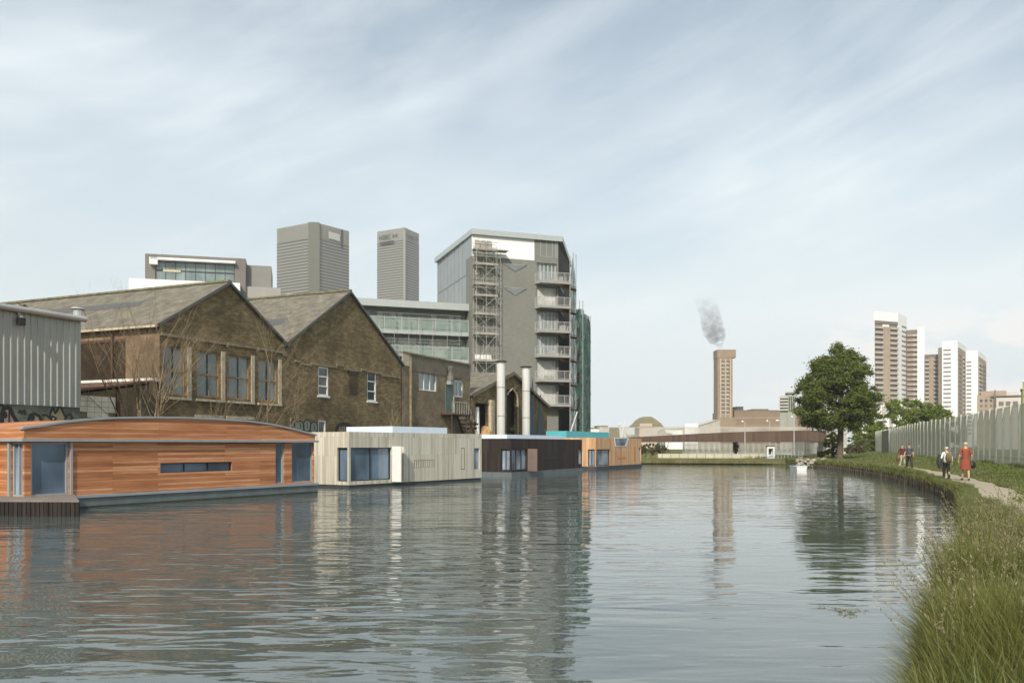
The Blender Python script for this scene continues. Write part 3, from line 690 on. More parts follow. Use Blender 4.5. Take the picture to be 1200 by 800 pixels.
for (a,b,c,d) in tall:
    f=window(rt,a,b,c,d,.12,M['wood_window'],M['win_sky'],1,2,fw=.10)
    mb=MB(); x=(a+b)/2; 
    mb.box(x-.02,x+.02,.13,.19,c+.1,d-.1); mb.build('glazing_bar',M['dark_frame'],f)
    mb=MB(); mb.box(b+.01,b+.3,-.05,.02,c-.1,d+.12); mb.build('window_jamb',M['cream'],rt)
    mb=MB(); mb.box(a-.1,b+.28,-.10,.0,c-.24,c-.105); mb.build('window_sill',M['cream'],rt)
for (a,b,c,d) in lowh:
    window(rt,a,b,c,d,.15,M['dark_frame'],M['win'],2,2,fw=.08)
    mb=MB(); mb.box(a-.2,b+.25,-.06,.0,d+.02,d+.2); mb.build('lintel',M['cream'],rt)
mb=MB(); cz=8.02
edges=[0.05]+[v for a,b,_,_ in tall for v in (a-.12,b+.34)]+[w-.05]
for i in range(len(edges)-1):
    up=.14 if i%2==1 else 0
    if edges[i+1]-edges[i]>.05: mb.box(edges[i],edges[i+1],-.12,.0,cz+up-.06,cz+up+.10)
mb.build('string_course',M['lintel'],rt)
# skylight strip in the left slope
mb=MB(); sl=math.atan(s)
for (y0,y1,d0,d1) in ((4.5,15.5,1.9,2.7),):
    zz0=11.75-s*d1+.155; zz1=11.75-s*d0+.155
    mb.add([(xm-d1,y0,zz0),(xm-d0,y0,zz1),(xm-d0,y1,zz1),(xm-d1,y1,zz0)],[(0,1,2,3)])
mb.build('skylight',M['slate'],rf)
mb=MB(); mb.box(-.42,-.24,-.1,30,8.5,8.62); mb.build('gutter',M['cream'],rt)
mb=MB(); ya=FB.hitx(147,HY,0)[0]; yb=FB.hitx(90,HY,0)[0]; mb.box(-.05,-.003,ya,yb,5.0,7.95); mb.build('infill_bay',brick('very_dark_brown_brick',(.055,.035,.022),(.04,.027,.018),(.05,.038,.025)),rt)  # very dark brown brick panel set slightly proud of the side wall
mb=MB(); mb.box(-.09,-.052,ya-.05,yb,7.9,8.05); mb.build('lintel',M['rust'],rt)
mb=MB(); mb.tube([(-.12,3.4,8.5),(-.12,3.4,5.8)],.07,6); mb.build('drainpipe',M['rust'],rt)
# second gable
def wr(px0,px1,pyt,pyb):
    x0,zt_=hz(px0,pyt); x1,_=hz(px1); _,zb_=hz(px0,pyb); return (x0,x1,zb_,zt_)
h2=[wr(373,385,429,463),wr(430.5,441,434.5,469.5),wr(373,382,492,512)]
rt2,rf2,w2,xm2,s2=gable_building('taller brown brick gabled workshop with two narrow white windows',XM,XB,13.25,26,h2,None,group='brick gabled workshops on the left bank')
for (a,b,c,d) in h2:
    a-=XM;b-=XM
    window(rt2,a,b,c,d,.04,M['white_paint'],M['win'],1,3 if d>6 else 1,fw=.10)
    mb=MB(); mb.box(a-.1,b+.1,-.06,.0,c-.12,c-.004); mb.build('window_sill',M['white_paint'],rt2)
mb=MB(); q=wr(409,419,438,462); mb.box(q[0]-XM,q[1]-XM,-.015,.01,q[2],q[3]); mb.build('bricked_up_window',brick('patched_brick',(.12,.085,.045),(.075,.055,.03),(.13,.11,.07)),rt2)
mb=MB(); q=wr(408,420,434,437); mb.box(q[0]-XM,q[1]-XM,-.05,.01,q[2],q[3]); mb.build('lintel',M['rust'],rt2)
mb=MB(); cz=7.65
for (p0,p1,up) in ((345,352,.1),(352,364,-.05),(364,394,.05),(394,402,.22),(402,407,.0),(407,423,.0),(423,429,.15),(429,446,.05),(446,468,-.08)):
    x0,x1=hz(p0)[0]-XM,hz(p1)[0]-XM; mb.box(x0,x1,-.10,0,cz+up-.07,cz+up+.07)
mb.build('string_course',M['lintel'],rt2)
mb=MB(); q=wr(348,358,420,426); mb.box(q[0]-XM,q[1]-XM,-.02,.01,q[2],q[3]); mb.build('vent',M['rust'],rt2)
mb=MB(); zz0=13.25-s2*4.6+.155; zz1=13.25-s2*3.7+.155; mb.add([(xm2-4.6,2.5,zz0),(xm2-3.7,2.5,zz1),(xm2-3.7,7,zz1),(xm2-4.6,7,zz0)],[(0,1,2,3)]); mb.build('skylight',M['slate'],rf2)
# graffiti bubble letters and arch on the second workshop
fr_g=FB; yg=-.01
GR=plain('graffiti_grey_green',(.20,.22,.18),.8,.15)
wl2=[c for c in rt2.children if c.name.startswith('wall')][0]
def shiftx(o): o.location.x=-XM
lst0=set(bpy.data.objects)
def bub(x0,x1,y0,y1,n=12,ph=0): return [(x0+(x1-x0)*(.5+.5*math.cos(t*6.283/n+ph)),(y0+y1)/2-(y1-y0)/2*math.sin(t*6.283/n+ph)) for t in range(n)]
L4=[]
for (x0,x1,y0,y1) in ((341,348,491,504),(347,356,493,506),(355,364,491.5,506),(363,372,494,508)):
    b=bub(x0,x1,y0,y1); L4.append(('fill',b,GR,.008)); L4.append((.1,b+[b[0]],GK,.012)); L4.append((.08,[((x0+x1)/2,y0+3),((x0+x1)/2+.6,y1-5)],GK,.016))
arch=[(394,508),(394,502),(397,498),(402,496.5),(407,497.5),(411,500),(412,506)]
L4.append((.28,arch,plain('dark_brick_arch',(.03,.022,.018),.9,.2),.01))
for x in (398,400.5,403,405.5,408): L4.append((.07,[(x,500),(x,507)],M['tube'],.015))
graf(wl2,L4)
for o in set(bpy.data.objects)-lst0:
    if o.parent==wl2: o.location.x=-XM
# lean-to in the gap
t=thing('lean_to','low brick lean-to with a rusty brown sheet roof between the shed and the gabled workshop','lean-to',FB.loc(),FB.a)
mb=MB(); v=[(-5.2,-.1,4.75),(-.05,-.1,5.62),(-.05,7.5,5.62),(-5.2,7.5,4.75)]; mb.add(v+[(a,b,c+.1) for a,b,c in v],[(0,3,2,1),(4,5,6,7),(0,1,5,4),(1,2,6,5),(2,3,7,6),(3,0,4,7)])
mb.build('roof',plain('rust_brown_sheet',(.14,.075,.045),.8,.2,1.5),t)
mb=MB(); mb.box(-.5,-.02,-.14,7.5,5.6,5.78); mb.build('flashing',M['white_paint'],t)
mb=MB(); mb.add([(-4.9,.1,0),(-.02,.1,0),(-.02,.1,5.5),(-4.9,.1,4.7)],[(0,1,2,3)]); mb.add([(-4.9,.1,0),(-4.9,7.4,0),(-4.9,7.4,4.7),(-4.9,.1,4.7)],[(3,2,1,0)]); mb.build('wall',M['brick_grey'],t)
mb=MB(); a=-4.85
for r_ in range(4):
    for c_ in range(5):
        if r_==0 and c_ in (0,4): continue
        mb.box(-4.88+c_*.42+(.0),-4.88+(c_+.95)*.42,.07,.098,3.55+r_*.27,3.55+(r_+.94)*.27)
mb.build('block_infill',plain('pale_concrete_blocks',(.75,.71,.58),.9,.15,2.5),t)
mb=MB(); mb.box(-2.75,-2.6,-.05,.09,0,5.1); mb.build('post',M['rust'],t)
# yard wall between shed and workshop, seen in deep shade
t=thing('yard_wall','dark brown brick yard wall in shade behind the lean-to','wall',FB.loc(),FB.a)
mb=MB(); mb.box(-12,-.03,8.2,8.6,0,8.3); mb.build('masonry',M['brick'],t)
mb=MB(); mb.box(-12,-.03,8.1,8.7,8.3,8.42); mb.build('coping',M['lintel'],t)

# ------------------------------------------------------------ flat brick annex with outside stair
xa=FB.hit(470.6)[0]; xb=FB.hit(551)[0]
t=thing('brick_annex','flat-topped brown brick annex with two windows, right of the gabled workshops','annex',FB.loc(),FB.a)
aw=[]
q1=FB.hit(491,429.5); q2=FB.hit(512); q3=FB.hit(491,456.5); aw.append((q1[0],q2[0],q3[1],q1[1]))
q1=FB.hit(532,445); q2=FB.hit(543); q3=FB.hit(532,464.5); aw.append((q1[0],q2[0],q3[1],q1[1]))
zr=9.62
mb=MB(); mb.wall([(xa+.02,0),(xb,0),(xb,zr),(xa+.02,zr)],aw,0.,.2); mb.add([(xb,0,0),(xb,14,0),(xb,14,zr),(xb,0,zr)],[(0,1,2,3)]); mb.add([(xa+.02,14,0),(xb,14,0),(xb,14,zr),(xa+.02,14,zr)],[(3,2,1,0)])
mb.add([(xa+.02,0,zr-.3),(xb,0,zr-.3),(xb,14,zr-.3),(xa+.02,14,zr-.3)],[(0,1,2,3)])
mb.build('wall',M['brick_grey'],t)
mb=MB(); mb.box(xa+.02,xb+.1,-.1,.25,zr,zr+.14); mb.build('coping',M['lintel'],t)
mb=MB(); mb.box(xa+.1,xb+.02,-.02,.0,zr-1.35,zr-.01); mb.build('parapet_render',plain('grey_render_band',(.155,.135,.10),.95,.2,1),t)
window(t,*aw[0],.1,M['white_paint'],M['win_sky'],3,1,fw=.09); window(t,*aw[1],.08,M['white_paint'],M['win_sky'],2,1,fw=.12)
x=FB.hit(480)[0]; mb=MB(); mb.tube([(x,-.1,9.4),(x,-.1,.8)],.12,8); mb.build('drainpipe',M['lintel'],t)
x=FB.hit(475)[0]; mb=MB(); mb.box(xa+.05,x+.6,-.05,.0,zr-1.0,zr-.02); mb.build('render_patch',M['cream'],t)
x0,z0_=FB.hit(521.5,447); x1,_=FB.hit(530.5); _,zl=FB.hit(522,484)
mb=MB(); mb.box(x0,x1,-.06,.0,zl,z0_); d=mb.build('door',plain('teal_green_door',(.09,.14,.12),.6,.2),t)
mb=MB(); mb.box(x1,x1+.16,-.1,.0,zl,z0_+.1); mb.build('door_post',M['cream'],t)
t=thing('steel_staircase','rusty outside steel staircase with a landing and sloping handrail on the brick annex','staircase',FB.loc(),FB.a)
mb=MB(); mb.box(x0-.9,x1+.7,-1.2,-.02,zl-.16,zl); mb.build('landing',M['rust'],t)
xe,ze=FB.hit(551,514)
n=11
mb=MB()
for i in range(n):
    f=(i+.5)/n; xx=x1+.7+(xe-x1-.7)*f; z_=zl-(zl-1.0)*f; mb.box(xx-.16,xx+.16,-1.15,-.1,z_-.03,z_+.03)
mb.build('treads',M['rust'],t)
for y_ in (-1.2,-.06):
    mb=MB(); mb.bar((x1+.7,y_,zl-.1),(xe,y_,1.0),.10); mb.build('stringer',M['rust'],t)
mb=MB()
mb.bar((x1+.7,-1.2,zl+.95),(xe,-1.2,1.95),.035); mb.bar((x0-.9,-1.2,zl+.95),(x1+.7,-1.2,zl+.95),.035)
for i in range(14):
    f=i/13; xx=x0-.9+(xe-x0+.9)*f; zb_=zl if xx<x1+.7 else zl-(zl-1.0)*(xx-x1-.7)/(xe-x1-.7); mb.bar((xx,-1.2,zb_-.1),(xx,-1.2,zb_+.95),.022)
mb.build('handrail',M['tube'],t)
for xx in (x0-.8,x1+.6):
    mb=MB(); mb.bar((xx,-1.1,.6),(xx,-1.1,zl-.1),.06); mb.build('leg',M['rust'],t)
t=thing('extractor_flue','grey bulbous extractor flue above the teal door of the annex','flue',(FB.o[0]+FB.u[0]*(x0+.45),FB.o[1]+FB.u[1]*(x0+.45),0),FB.a)
mb=MB(); _,za=FB.hit(524,446); _,zb_=FB.hit(524,429)
mb.tube([(0,-.3,za),(0,-.3,za+.3),(0,-.3,za+.6),(0,-.3,zb_-.45),(0,-.3,zb_-.3),(0,-.3,zb_)],[.34,.36,.22,.20,.27,.30],10); mb.build('pipe',plain('dull_dark_steel',(.13,.125,.11),.6,.3,2),t)
mb=MB(); mb.box(-.3,.5,-.5,-.08,za-.35,za-.02); mb.build('housing',M['soffit'],t)

# ------------------------------------------------------------ gabled workshop with the two flues
xa=FB.hit(552.5)[0]; xb=FB.hit(641)[0]; xm=FB.hit(600)[0]; zE=6.95; zP=9.62; dp=14
t=thing('gabled_workshop','small gabled workshop with big dark openings, behind the two white flues','workshop',(FB.o[0]+FB.u[0]*xa,FB.o[1]+FB.u[1]*xa,0),FB.a)
w=xb-xa; c=xm-xa
def lx(px): return FB.hit(px)[0]-xa
hl=[(lx(557),lx(572),1.0,6.2),(lx(594),lx(606),1.,7.9)]
mb=MB(); mb.wall([(0,0),(w,0),(w,zE-.3),(c,zP),(0,zE)],hl,0,.35,mr=0)
mb.add([(0,0,0),(0,dp,0),(0,dp,zE),(0,0,zE)],[(3,2,1,0)]); mb.add([(w,0,0),(w,dp,0),(w,dp,zE-.3),(w,0,zE-.3)],[(0,1,2,3)]); mb.add([(0,.8,0),(w,.8,0),(w,.8,zE-.3),(c,.8,zP),(0,.8,zE)],[(0,1,2,3,4)],1)
mb.build('wall',[M['brick'],M['darkvoid']],t)
mb=MB()
for (e,ze) in ((-.3,zE-.13),(w+.3,zE-.4)):
    v=[(e,-.25,ze),(c,-.25,zP+.02),(c,dp,zP+.02),(e,dp,ze)]; v+=[(a,b,z+.16) for a,b,z in v]
    mb.add(v,[(0,1,2,3),(4,5,6,7),(0,1,5,4),(1,2,6,5),(2,3,7,6),(3,0,4,7)])
mb.build('roof',M['roof'],t,recalc=True)
mb=MB(); mb.add([(-.3,-.32,zE-.3),(c,-.32,zP-.15),(c,-.32,zP+.15),(-.3,-.32,zE)],[(0,1,2,3)]); mb.add([(w+.3,-.32,zE-.6),(c,-.32,zP-.15),(c,-.32,zP+.15),(w+.3,-.32,zE-.3)],[(3,2,1,0)]); mb.build('verge_board',plain('pale_brown_verge',(.17,.14,.10),.8,.2),t)
a,b=lx(594),lx(606)
mb=MB(); mb.tube([(a+.0,-.04,7.3),(a+.3,-.04,7.6),((a+b)/2,-.04,8.05),(b-.3,-.04,7.6),(b+.1,-.04,6.9),(b+.1,-.04,1.)],.10,4); mb.build('arch_trim',M['cream'],t)
for px0,px1,tp in ((618,629,431+24),(626,640,470)):
    x0=lx(px0);x1=lx(px1); zt_=H+(HY-(442 if px0==618 else 460))/FPX*94
    mb=MB(); mb.add([(x0,-.06,1.),(x1,-.06,1.),((x0+x1)/2,-.06,zt_)],[(0,1,2)]); mb.add([(x0,-.02,1.),(x1,-.02,1.),((x0+x1)/2,-.02,zt_)],[(2,1,0)]); mb.build('pointed_shutter',plain('slate_blue_boards',(.075,.095,.11),.8,.15),t)
mb=MB(); x0=lx(572.5); mb.box(x0,x0+.9,-.3,.01,1,6.6); mb.build('pillar',M['cream'],t)
mb=MB(); x0=lx(558); mb.tube([(x0+.3,.3,1),(x0+.5,.3,3.5),(x0+.8,.3,5.8)],[.5,.4,.2],8); mb.build('sheeting',M['white_paint'],t)
mb=MB(); x0=lx(563); mb.tube([(x0,-.2,2.0),(x0+.2,-.3,2.9),(x0+.5,-.3,3.6),(x0+1.0,-.3,3.2),(x0+1.3,-.3,2.1)],[.5,.6,.5,.55,.4],9); mb.build('tarpaulin_bundle',plain('tan_tarpaulin',(.42,.26,.12),.8,.3,2),t)
# flues
proto=None
for k,(px,lab) in enumerate(((587,'tall white steel flue with a black cap, left one of the pair'),(616.5,'tall white steel flue with a black cap, right one of the pair'))):
    x,_=FB.hit(px,HY,-1.0); X=FB.o[0]+FB.u[0]*x-FB.v[0]*1.0; Y=FB.o[1]+FB.u[1]*x-FB.v[1]*1.0
    if k==0:
        proto=thing('steel_flue',lab,'flue',(X,Y,0),0,'pair of white steel flues'); zt_=10.3
        mb=MB(); mb.tube([(0,0,.6),(0,0,zt_)],.41,20); mb.build('pipe',M['steel_pipe'],proto)
        mb=MB(); mb.tube([(0,0,zt_+.03),(0,0,zt_+.12),(0,0,zt_+.16)],[.62,.6,.3],20); mb.build('cap',M['black'],proto)
        for z in (2.6,5.0,7.8):
            mb=MB(); mb.tube([(0,0,z),(0,0,z+.09)],.44,20); mb.bar((0,0,z+.04),(-.3,1.4,z+.04),.05); mb.build('bracket',M['tube'],proto)
    else:
        r=proto.copy(); C.objects.link(r); r.location=(X,Y,0); r['label']=lab
        for ch in list(proto.children): c_=ch.copy(); C.objects.link(c_); c_.parent=r
def onF(px,y,F=FB): x,_=F.hit(px,HY,y); return (F.o[0]+F.u[0]*x+F.v[0]*y, F.o[1]+F.u[1]*x+F.v[1]*y)
X,Y=onF(549,-.9); shrub('shrub','dark green shrub beside the foot of the steel staircase','shrub',(X,Y,.85),[(0,0,1.6,.8),(.3,.2,2.9,.7),(-.3,.1,.8,.9),(.2,0,3.9,.4)],4200,.16,M['leaf_ivy'],seed=5)
X,Y=onF(602,-1.6); shrub('shrub','green shrub in a pink planter between the two white flues','shrub',(X,Y,1.5),[(0,0,.8,.75),(.7,0,1.2,.6),(.2,.1,2.2,.5)],3500,.14,M['leaf_ivy'],seed=6)
t=thing('planter','dusty pink planter between the two white flues','planter',(X,Y,.85)); mb=MB(); mb.box(-.9,.9,-.35,.35,0,.75); o=mb.build('box',plain('dusty_pink',(.36,.24,.21),.8,.15),t)
mb=MB(); mb.box(-.96,.96,-.41,.41,.75,.84); mb.build('rim',plain('dusty_pink',(.36,.24,.21),.8,.15),t)
X,Y=onF(560,-1.2); shrub('shrub','straggly dark shrub under the pale pillar of the gabled workshop','shrub',(X,Y,.85),[(0,0,1.0,.7),(.9,.3,1.4,.6)],1600,.13,M['leaf_ivy'],seed=8)
# ------------------------------------------------------------ grey brick tower block
TA=math.atan2(.332,.943); T=Frame(-4.93,105,TA)
t=thing('apartment_block','tall grey brick apartment block with pale balconies and a slanted metal roof edge','apartment block',T.loc(),TA)
ZR=28.05; W1=11.5; 
th=lambda px,py=HY,y=0: T.hit(px,py,y)
fl=[H+(HY-p)/FPX*108.4 for p in (334,362.5,391,419.5,448,476.5)]   # balcony slab undersides
bx0=th(629)[0]; bx1=W1-.25
zw0=th(553,300)[1]; zbk=25.45
holes=[]; 
tw=[th(633)[0],th(648)[0],th(633,302)[1],th(633,281)[1]]
for z in fl: holes.append((bx0,bx1,z+.35,z+2.75))
mb=MB(); mb.wall([(0,0),(W1,0),(W1,zbk),(0,zbk)],holes,0.,.5)
mb.add([(0,2.6,0),(0,0,0),(0,0,zbk),(0,2.6,zbk)],[(3,2,1,0)])
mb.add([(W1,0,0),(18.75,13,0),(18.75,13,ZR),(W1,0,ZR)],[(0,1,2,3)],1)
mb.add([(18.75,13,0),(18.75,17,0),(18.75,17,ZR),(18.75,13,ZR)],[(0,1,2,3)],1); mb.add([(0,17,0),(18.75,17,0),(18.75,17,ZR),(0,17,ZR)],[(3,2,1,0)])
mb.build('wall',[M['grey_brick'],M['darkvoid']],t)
mb=MB()   # metal side
mb.add([(.06,16.9,0),(.06,2.6,0),(.06,2.6,zbk),(.06,.06,zbk),(.06,.06,ZR),(.06,16.9,ZR)],[(5,4,3,2,1,0)])
for i in range(1,8):
    y=2.6+i*1.85
    if y<16.6: mb.box(-.0,.055,y-.03,y+.03,0,ZR)
for z in (7.,13.,19.,23.6): mb.box(-.0,.055,2.65,16.8,z-.03,z+.03)
mb.build('metal_cladding',M['metal_clad'],t)
mb=MB(); mb.wall([(0,zbk+.002),(W1,zbk+.002),(W1,ZR),(0,ZR)],[(tw[0],W1-.3,26.0,tw[3])],.05,.2); 
for i in range(1,10): mb.box(i*.86-.012,i*.86+.012,.035,.05,zbk,ZR)
mb.build('white_cladding',M['white_panel'],t)
mb=MB(); mb.box(bx0-.3,W1,.03,.06,zbk,ZR-.02); mb.build('grey_panel',M['grey_brick'],t)
window(t,tw[0],tw[1],26.0,tw[3],.0,M['metal_clad'],M['win_sky'],2,1,fw=.12,name='window')
window(t,tw[1]+.3,W1-.1,26.0,tw[3],.0,M['metal_clad'],M['win'],2,1,fw=.1,name='window')
mb=MB()
RP=[(-.12,-.35),(W1+.45,-.35),(19.1,13.4),(19.1,17.3),(-.35,17.3)]
mb.prism_xy(RP,ZR,ZR+.66); rf=mb.build('roof',M['steel_roof'],t)
for px0,px1,py0,py1 in ((590,617,309,318),(590,617,336.5,346)):
    a,z1_=th(px0,py0); b,_=th(px1); m_,z0_=th(603.5,py1)
    mb=MB(); mb.add([(a,-.03,z1_),(m_,-.03,z0_),(b,-.03,z1_),(a,0,z1_),(m_,0,z0_),(b,0,z1_)],[(0,1,2),(0,3,4,1),(1,4,5,2),(2,5,3,0)])
    tw_=mb.build('window',plain('grey_louvre',(.17,.19,.19),.5,.1),t)
    mb=MB(); mb.tube([(a,-.035,z1_),(m_,-.035,z0_),(b,-.035,z1_),(a,-.035,z1_)],.05,4); mb.bar((m_,-.04,z0_),(m_,-.04,z1_),.035); mb.build('frame',M['metal_clad'],tw_)
bxR=th(669,HY,-1.3)[0]; bxL=th(627,HY,0)[0]
for k,z in enumerate(fl):
    # window wall of this floor
    f=window(t,bx0+.02,bx1-.02,z+.36,z+2.74,.25,M['alu'],M['curtain'] if k in (4,5,1) else M['win_sky'],5,1,fw=.14)
    mb=MB(); mb.prism_xy([(bxL-.05,-.02),(bxL+.35,-1.35),(bxR,-1.35),(bxR+.9,1.2),(W1+.6,1.2),(W1,-.02)],z,z+.30); b_=mb.build('balcony',M['soffit'],t)
    mb=MB(); P=[(bxL,-.05),(bxL+.38,-1.3),(bxR-.05,-1.3),(bxR+.8,1.1)]
    for (p,q_) in zip(P[:-1],P[1:]):
        mb.bar((*p,z+1.38),(*q_,z+1.38),.035); mb.bar((*p,z+.42),(*q_,z+.42),.025)
        n=max(2,int(math.dist(p,q_)/.17))
        for i in range(n+1):
            s_=i/n; mb.bar((p[0]+(q_[0]-p[0])*s_,p[1]+(q_[1]-p[1])*s_,z+.3),(p[0]+(q_[0]-p[0])*s_,p[1]+(q_[1]-p[1])*s_,z+1.38),.016 if i%6 else .035)
    mb.build('railing',M['alu'],b_)
    if k in (0,2,3,4):
        mb=MB(); r_=random.Random(k)
        for j in range(3):
            x=bxL+.9+r_.random()*2.6; mb.box(x,x+.35,-.9,-.5,z+.3,z+.3+r_.uniform(.3,.8)); mb.tube([(x+.7,-.8,z+.3),(x+.8,-.8,z+.95)],.09,5)
        mb.build('balcony_clutter',M['tube'],b_)
# darker loggia strips on the splayed end, one per floor
dv=Vector((7.25,13)).normalized(); nv=Vector((dv.y,-dv.x))
for z in fl:
    mb=MB(); a=Vector((W1,0))+nv*.05; b=Vector((W1,0))+dv*6+nv*.05
    mb.add([(a.x,a.y,z+.3),(b.x,b.y,z+.3),(b.x,b.y,z),(a.x,a.y,z)],[(3,2,1,0)]); mb.build('floor_edge',M['soffit'],t)
# scaffold tower on the facade
def scaffold(name,label,F,xs,ys,zs,boards,braces,mat=None,r_=.035,cl=None):
    s=thing(name,label,'scaffolding',F.loc(),F.a)
    for x in xs:
        for y in ys:
            mb=MB(); mb.bar((x,y,.6),(x,y,zs[-1]+.7),r_*1.2); mb.build('standard',M['tube'],s)
    for z in zs:
        mb=MB()
        for y in ys: mb.bar((xs[0]-.3,y,z),(xs[-1]+.3,y,z),r_); mb.bar((xs[0]-.3,y,z+1.0),(xs[-1]+.3,y,z+1.0),r_)
        for x in xs: mb.bar((x,ys[0]-.2,z),(x,ys[-1]+.1,z),r_)
        mb.build('ledger',M['tube'],s)
        if boards: mb=MB(); mb.box(xs[0]-.2,xs[-1]+.2,ys[0],ys[-1],z+.04,z+.10); mb.box(xs[0]-.2,xs[-1]+.2,ys[0]-.03,ys[0],z+.04,z+.27); mb.build('board',M['board'],s)
    if braces:
        for i in range(len(zs)-1):
            mb=MB(); a,b=(xs[0],xs[-1]) if i%2 else (xs[-1],xs[0]); mb.bar((a,ys[0]-.05,zs[i]),(b,ys[0]-.05,zs[i+1]),r_); mb.bar((b,ys[0]-.05,zs[i]+1),(a,ys[0]-.05,zs[i+1]),r_*.8); mb.build('brace',M['tube'],s)
    return s
sx0=th(558,HY,-1.2)[0]; sx1=th(581,HY,-1.2)[0]; zsc=[H+(HY-p)/FPX*105 for p in (452,424,393,370,348.5,335,312,295)]
s=scaffold('scaffold_tower','narrow scaffold tower with timber boards climbing the grey brick apartment block',T,[sx0,(sx0+sx1)/2,sx1],[-1.35,-.25],zsc,True,True,r_=.027)
for p0,p1 in ((281,292),(314,322),(337,347),(415,422)):
    z1_=H+(HY-p0)/FPX*105; z0_=H+(HY-p1)/FPX*105
    mb=MB()
    for j in range(3):
        a=sx0+.15+(sx1-sx0-.3)*j/3; mb.box(a,a+(sx1-sx0)/3-.18,-.2,-.15,z0_,z1_)
    mb.build('window_boarding',M['board'] if p0<400 else M['white_paint'],s)
mb=MB(); za=H+(HY-277)/FPX*105; mb.box(sx0-.3,sx1+1.6,-1.4,-.2,H+(HY-294)/FPX*105,H+(HY-293)/FPX*105); mb.build('board',M['board'],s)
mb=MB()
for i in range(40): mb.bar((sx1+.35,-.8,1+i*.62),(sx1+.75,-.8,1+i*.62),.03)
mb.bar((sx1+.35,-.8,1),(sx1+.35,-.8,26.5),.03); mb.bar((sx1+.75,-.8,1),(sx1+.75,-.8,26.5),.03); mb.build('ladder',M['tube'],s)
for i in range(len(holes)): pass
# netted scaffolding on the far corner
NETM=NT('green_debris_netting'); f=NETM.noise(1.2,6,NETM.coord((1,1,.35)),.7); NETM.L(NETM.ramp(f,[(.3,(.03,.10,.075)),(.7,(.08,.20,.155))]),NETM.b.inputs['Base Color']); NETM.setp(Roughness=.85); NETM.bump(NETM.noise(2.2,4,NETM.coord((1,1,.5))),.9,.25); M['net']=NETM.mat
_t=NETM.N('ShaderNodeBsdfTransparent'); _m=NETM.N('ShaderNodeMixShader'); NETM.L(NETM.ramp(NETM.noise(2.,6,NETM.coord((1,1,.5)),.75),[(.40,(.97,.97,.97)),(.62,(.55,.55,.55))]),_m.inputs[0]); NETM.L(_t.outputs[0],_m.inputs[1]); NETM.L(NETM.b.outputs[0],_m.inputs[2]); NETM.L(_m.outputs[0],NETM.n['Material Output'].inputs['Surface'])
def netpts(px,d): return ((px-600)/FPX*d, d)
t=thing('netted_scaffolding','scaffolding wrapped in dark green netting on the right end of the grey apartment block','scaffolding',(0,0,0))
def ztop_at(py,d): return H+(HY-py)/FPX*d
P=[netpts(674.5,113),netpts(683,111.5),netpts(691.5,119),netpts(686,127)]
zt_=[ztop_at(362,113),ztop_at(362,111.5),ztop_at(376,119),ztop_at(372,127)]
mb=MB(); nz_=26
for i in range(4):
    a,b=P[i],P[(i+1)%4]; za,zb_=zt_[i],zt_[(i+1)%4]
    nx_=6; vs=[]
    d=Vector((b[0]-a[0],b[1]-a[1])).normalized(); n_=Vector((d.y,-d.x))
    for j in range(nz_+1):
        for k in range(nx_+1):
            s_=k/nx_; w_=(.16*math.sin(j*1.9+k*2.1+i)+.12*math.sin(j*.7-k))*(0 if k in(0,nx_) else 1)
            vs.append((a[0]+(b[0]-a[0])*s_+n_.x*w_, a[1]+(b[1]-a[1])*s_+n_.y*w_, .6+(za+(zb_-za)*s_-.6)*j/nz_))
    mb.add(vs,[(j*(nx_+1)+k,j*(nx_+1)+k+1,(j+1)*(nx_+1)+k+1,(j+1)*(nx_+1)+k) for j in range(nz_) for k in range(nx_)],0,True)
mb.build('netting',M['net'],t)
a=netpts(668.5,111); b=netpts(674.5,112.9); zt2=ztop_at(303,112)
mb=MB(); vs=[];nz_=30
for j in range(nz_+1):
    s_=j/nz_; z_=4+(zt2-4)*s_; k=.35 if s_>.8 else 1
    w_=.1*math.sin(j*2.2); mid=((a[0]+b[0])/2,(a[1]+b[1])/2); e=min(1,(1-s_)*6+.3)
    vs+= [(mid[0]+(a[0]-mid[0])*e,a[1]+w_,z_),(mid[0]+(b[0]-mid[0])*e,b[1]+w_,z_)]
mb.add(vs,[(2*j,2*j+1,2*j+3,2*j+2) for j in range(nz_)],0,True); mb.build('netting',M['net'],t)
for (px,d,pt) in ((671.8,110.2,296),(675,110.3,298),(683,111,352),(679,118,352),(691.8,118.8,370),(668,108,300)):
    X,Y=netpts(px,d); mb=MB(); mb.bar((X,Y,.6),(X,Y,ztop_at(pt,d)),.05); mb.build('standard',M['tube'],t)
for k,z in enumerate(fl):
    X0,Y0=netpts(655,107.2); X1,Y1=netpts(675.5,110); X2,Y2=netpts(683,111.2)
    mb=MB(); mb.bar((X0,Y0,z-.25),(X1,Y1,z-.25),.04); mb.bar((X0,Y0,z-.25),(X1,Y1,z+.0),.04)
    if k>1: mb.bar((X1,Y1,z-.2),(X2,Y2,z-.2),.045); mb.bar((X1,Y1,z+.9),(X2,Y2,z+.9),.035)
    mb.build('ledger',M['rust'] if k%1==0 else M['tube'],t)
    mb=MB(); mb.add([(X0+.2,Y0-.4,z-.4),(X1,Y1-.4,z-.4),(X1,Y1+.8,z-.4),(X0+.2,Y0+.8,z-.4)],[(0,1,2,3)]); mb.add([(X0+.2,Y0-.4,z-.32),(X1,Y1-.4,z-.32),(X1,Y1+.8,z-.32),(X0+.2,Y0+.8,z-.32)],[(3,2,1,0)]); mb.build('board',plain('red_brown_board',(.25,.13,.09),.8,.2),t)
# bits at the foot: corner props
mb=MB(); X0,Y0=netpts(663,107.5); mb.bar((X0,Y0,2),(X0+1.5,Y0+.5,6.4),.07); mb.build('brace',M['white_paint'],t)

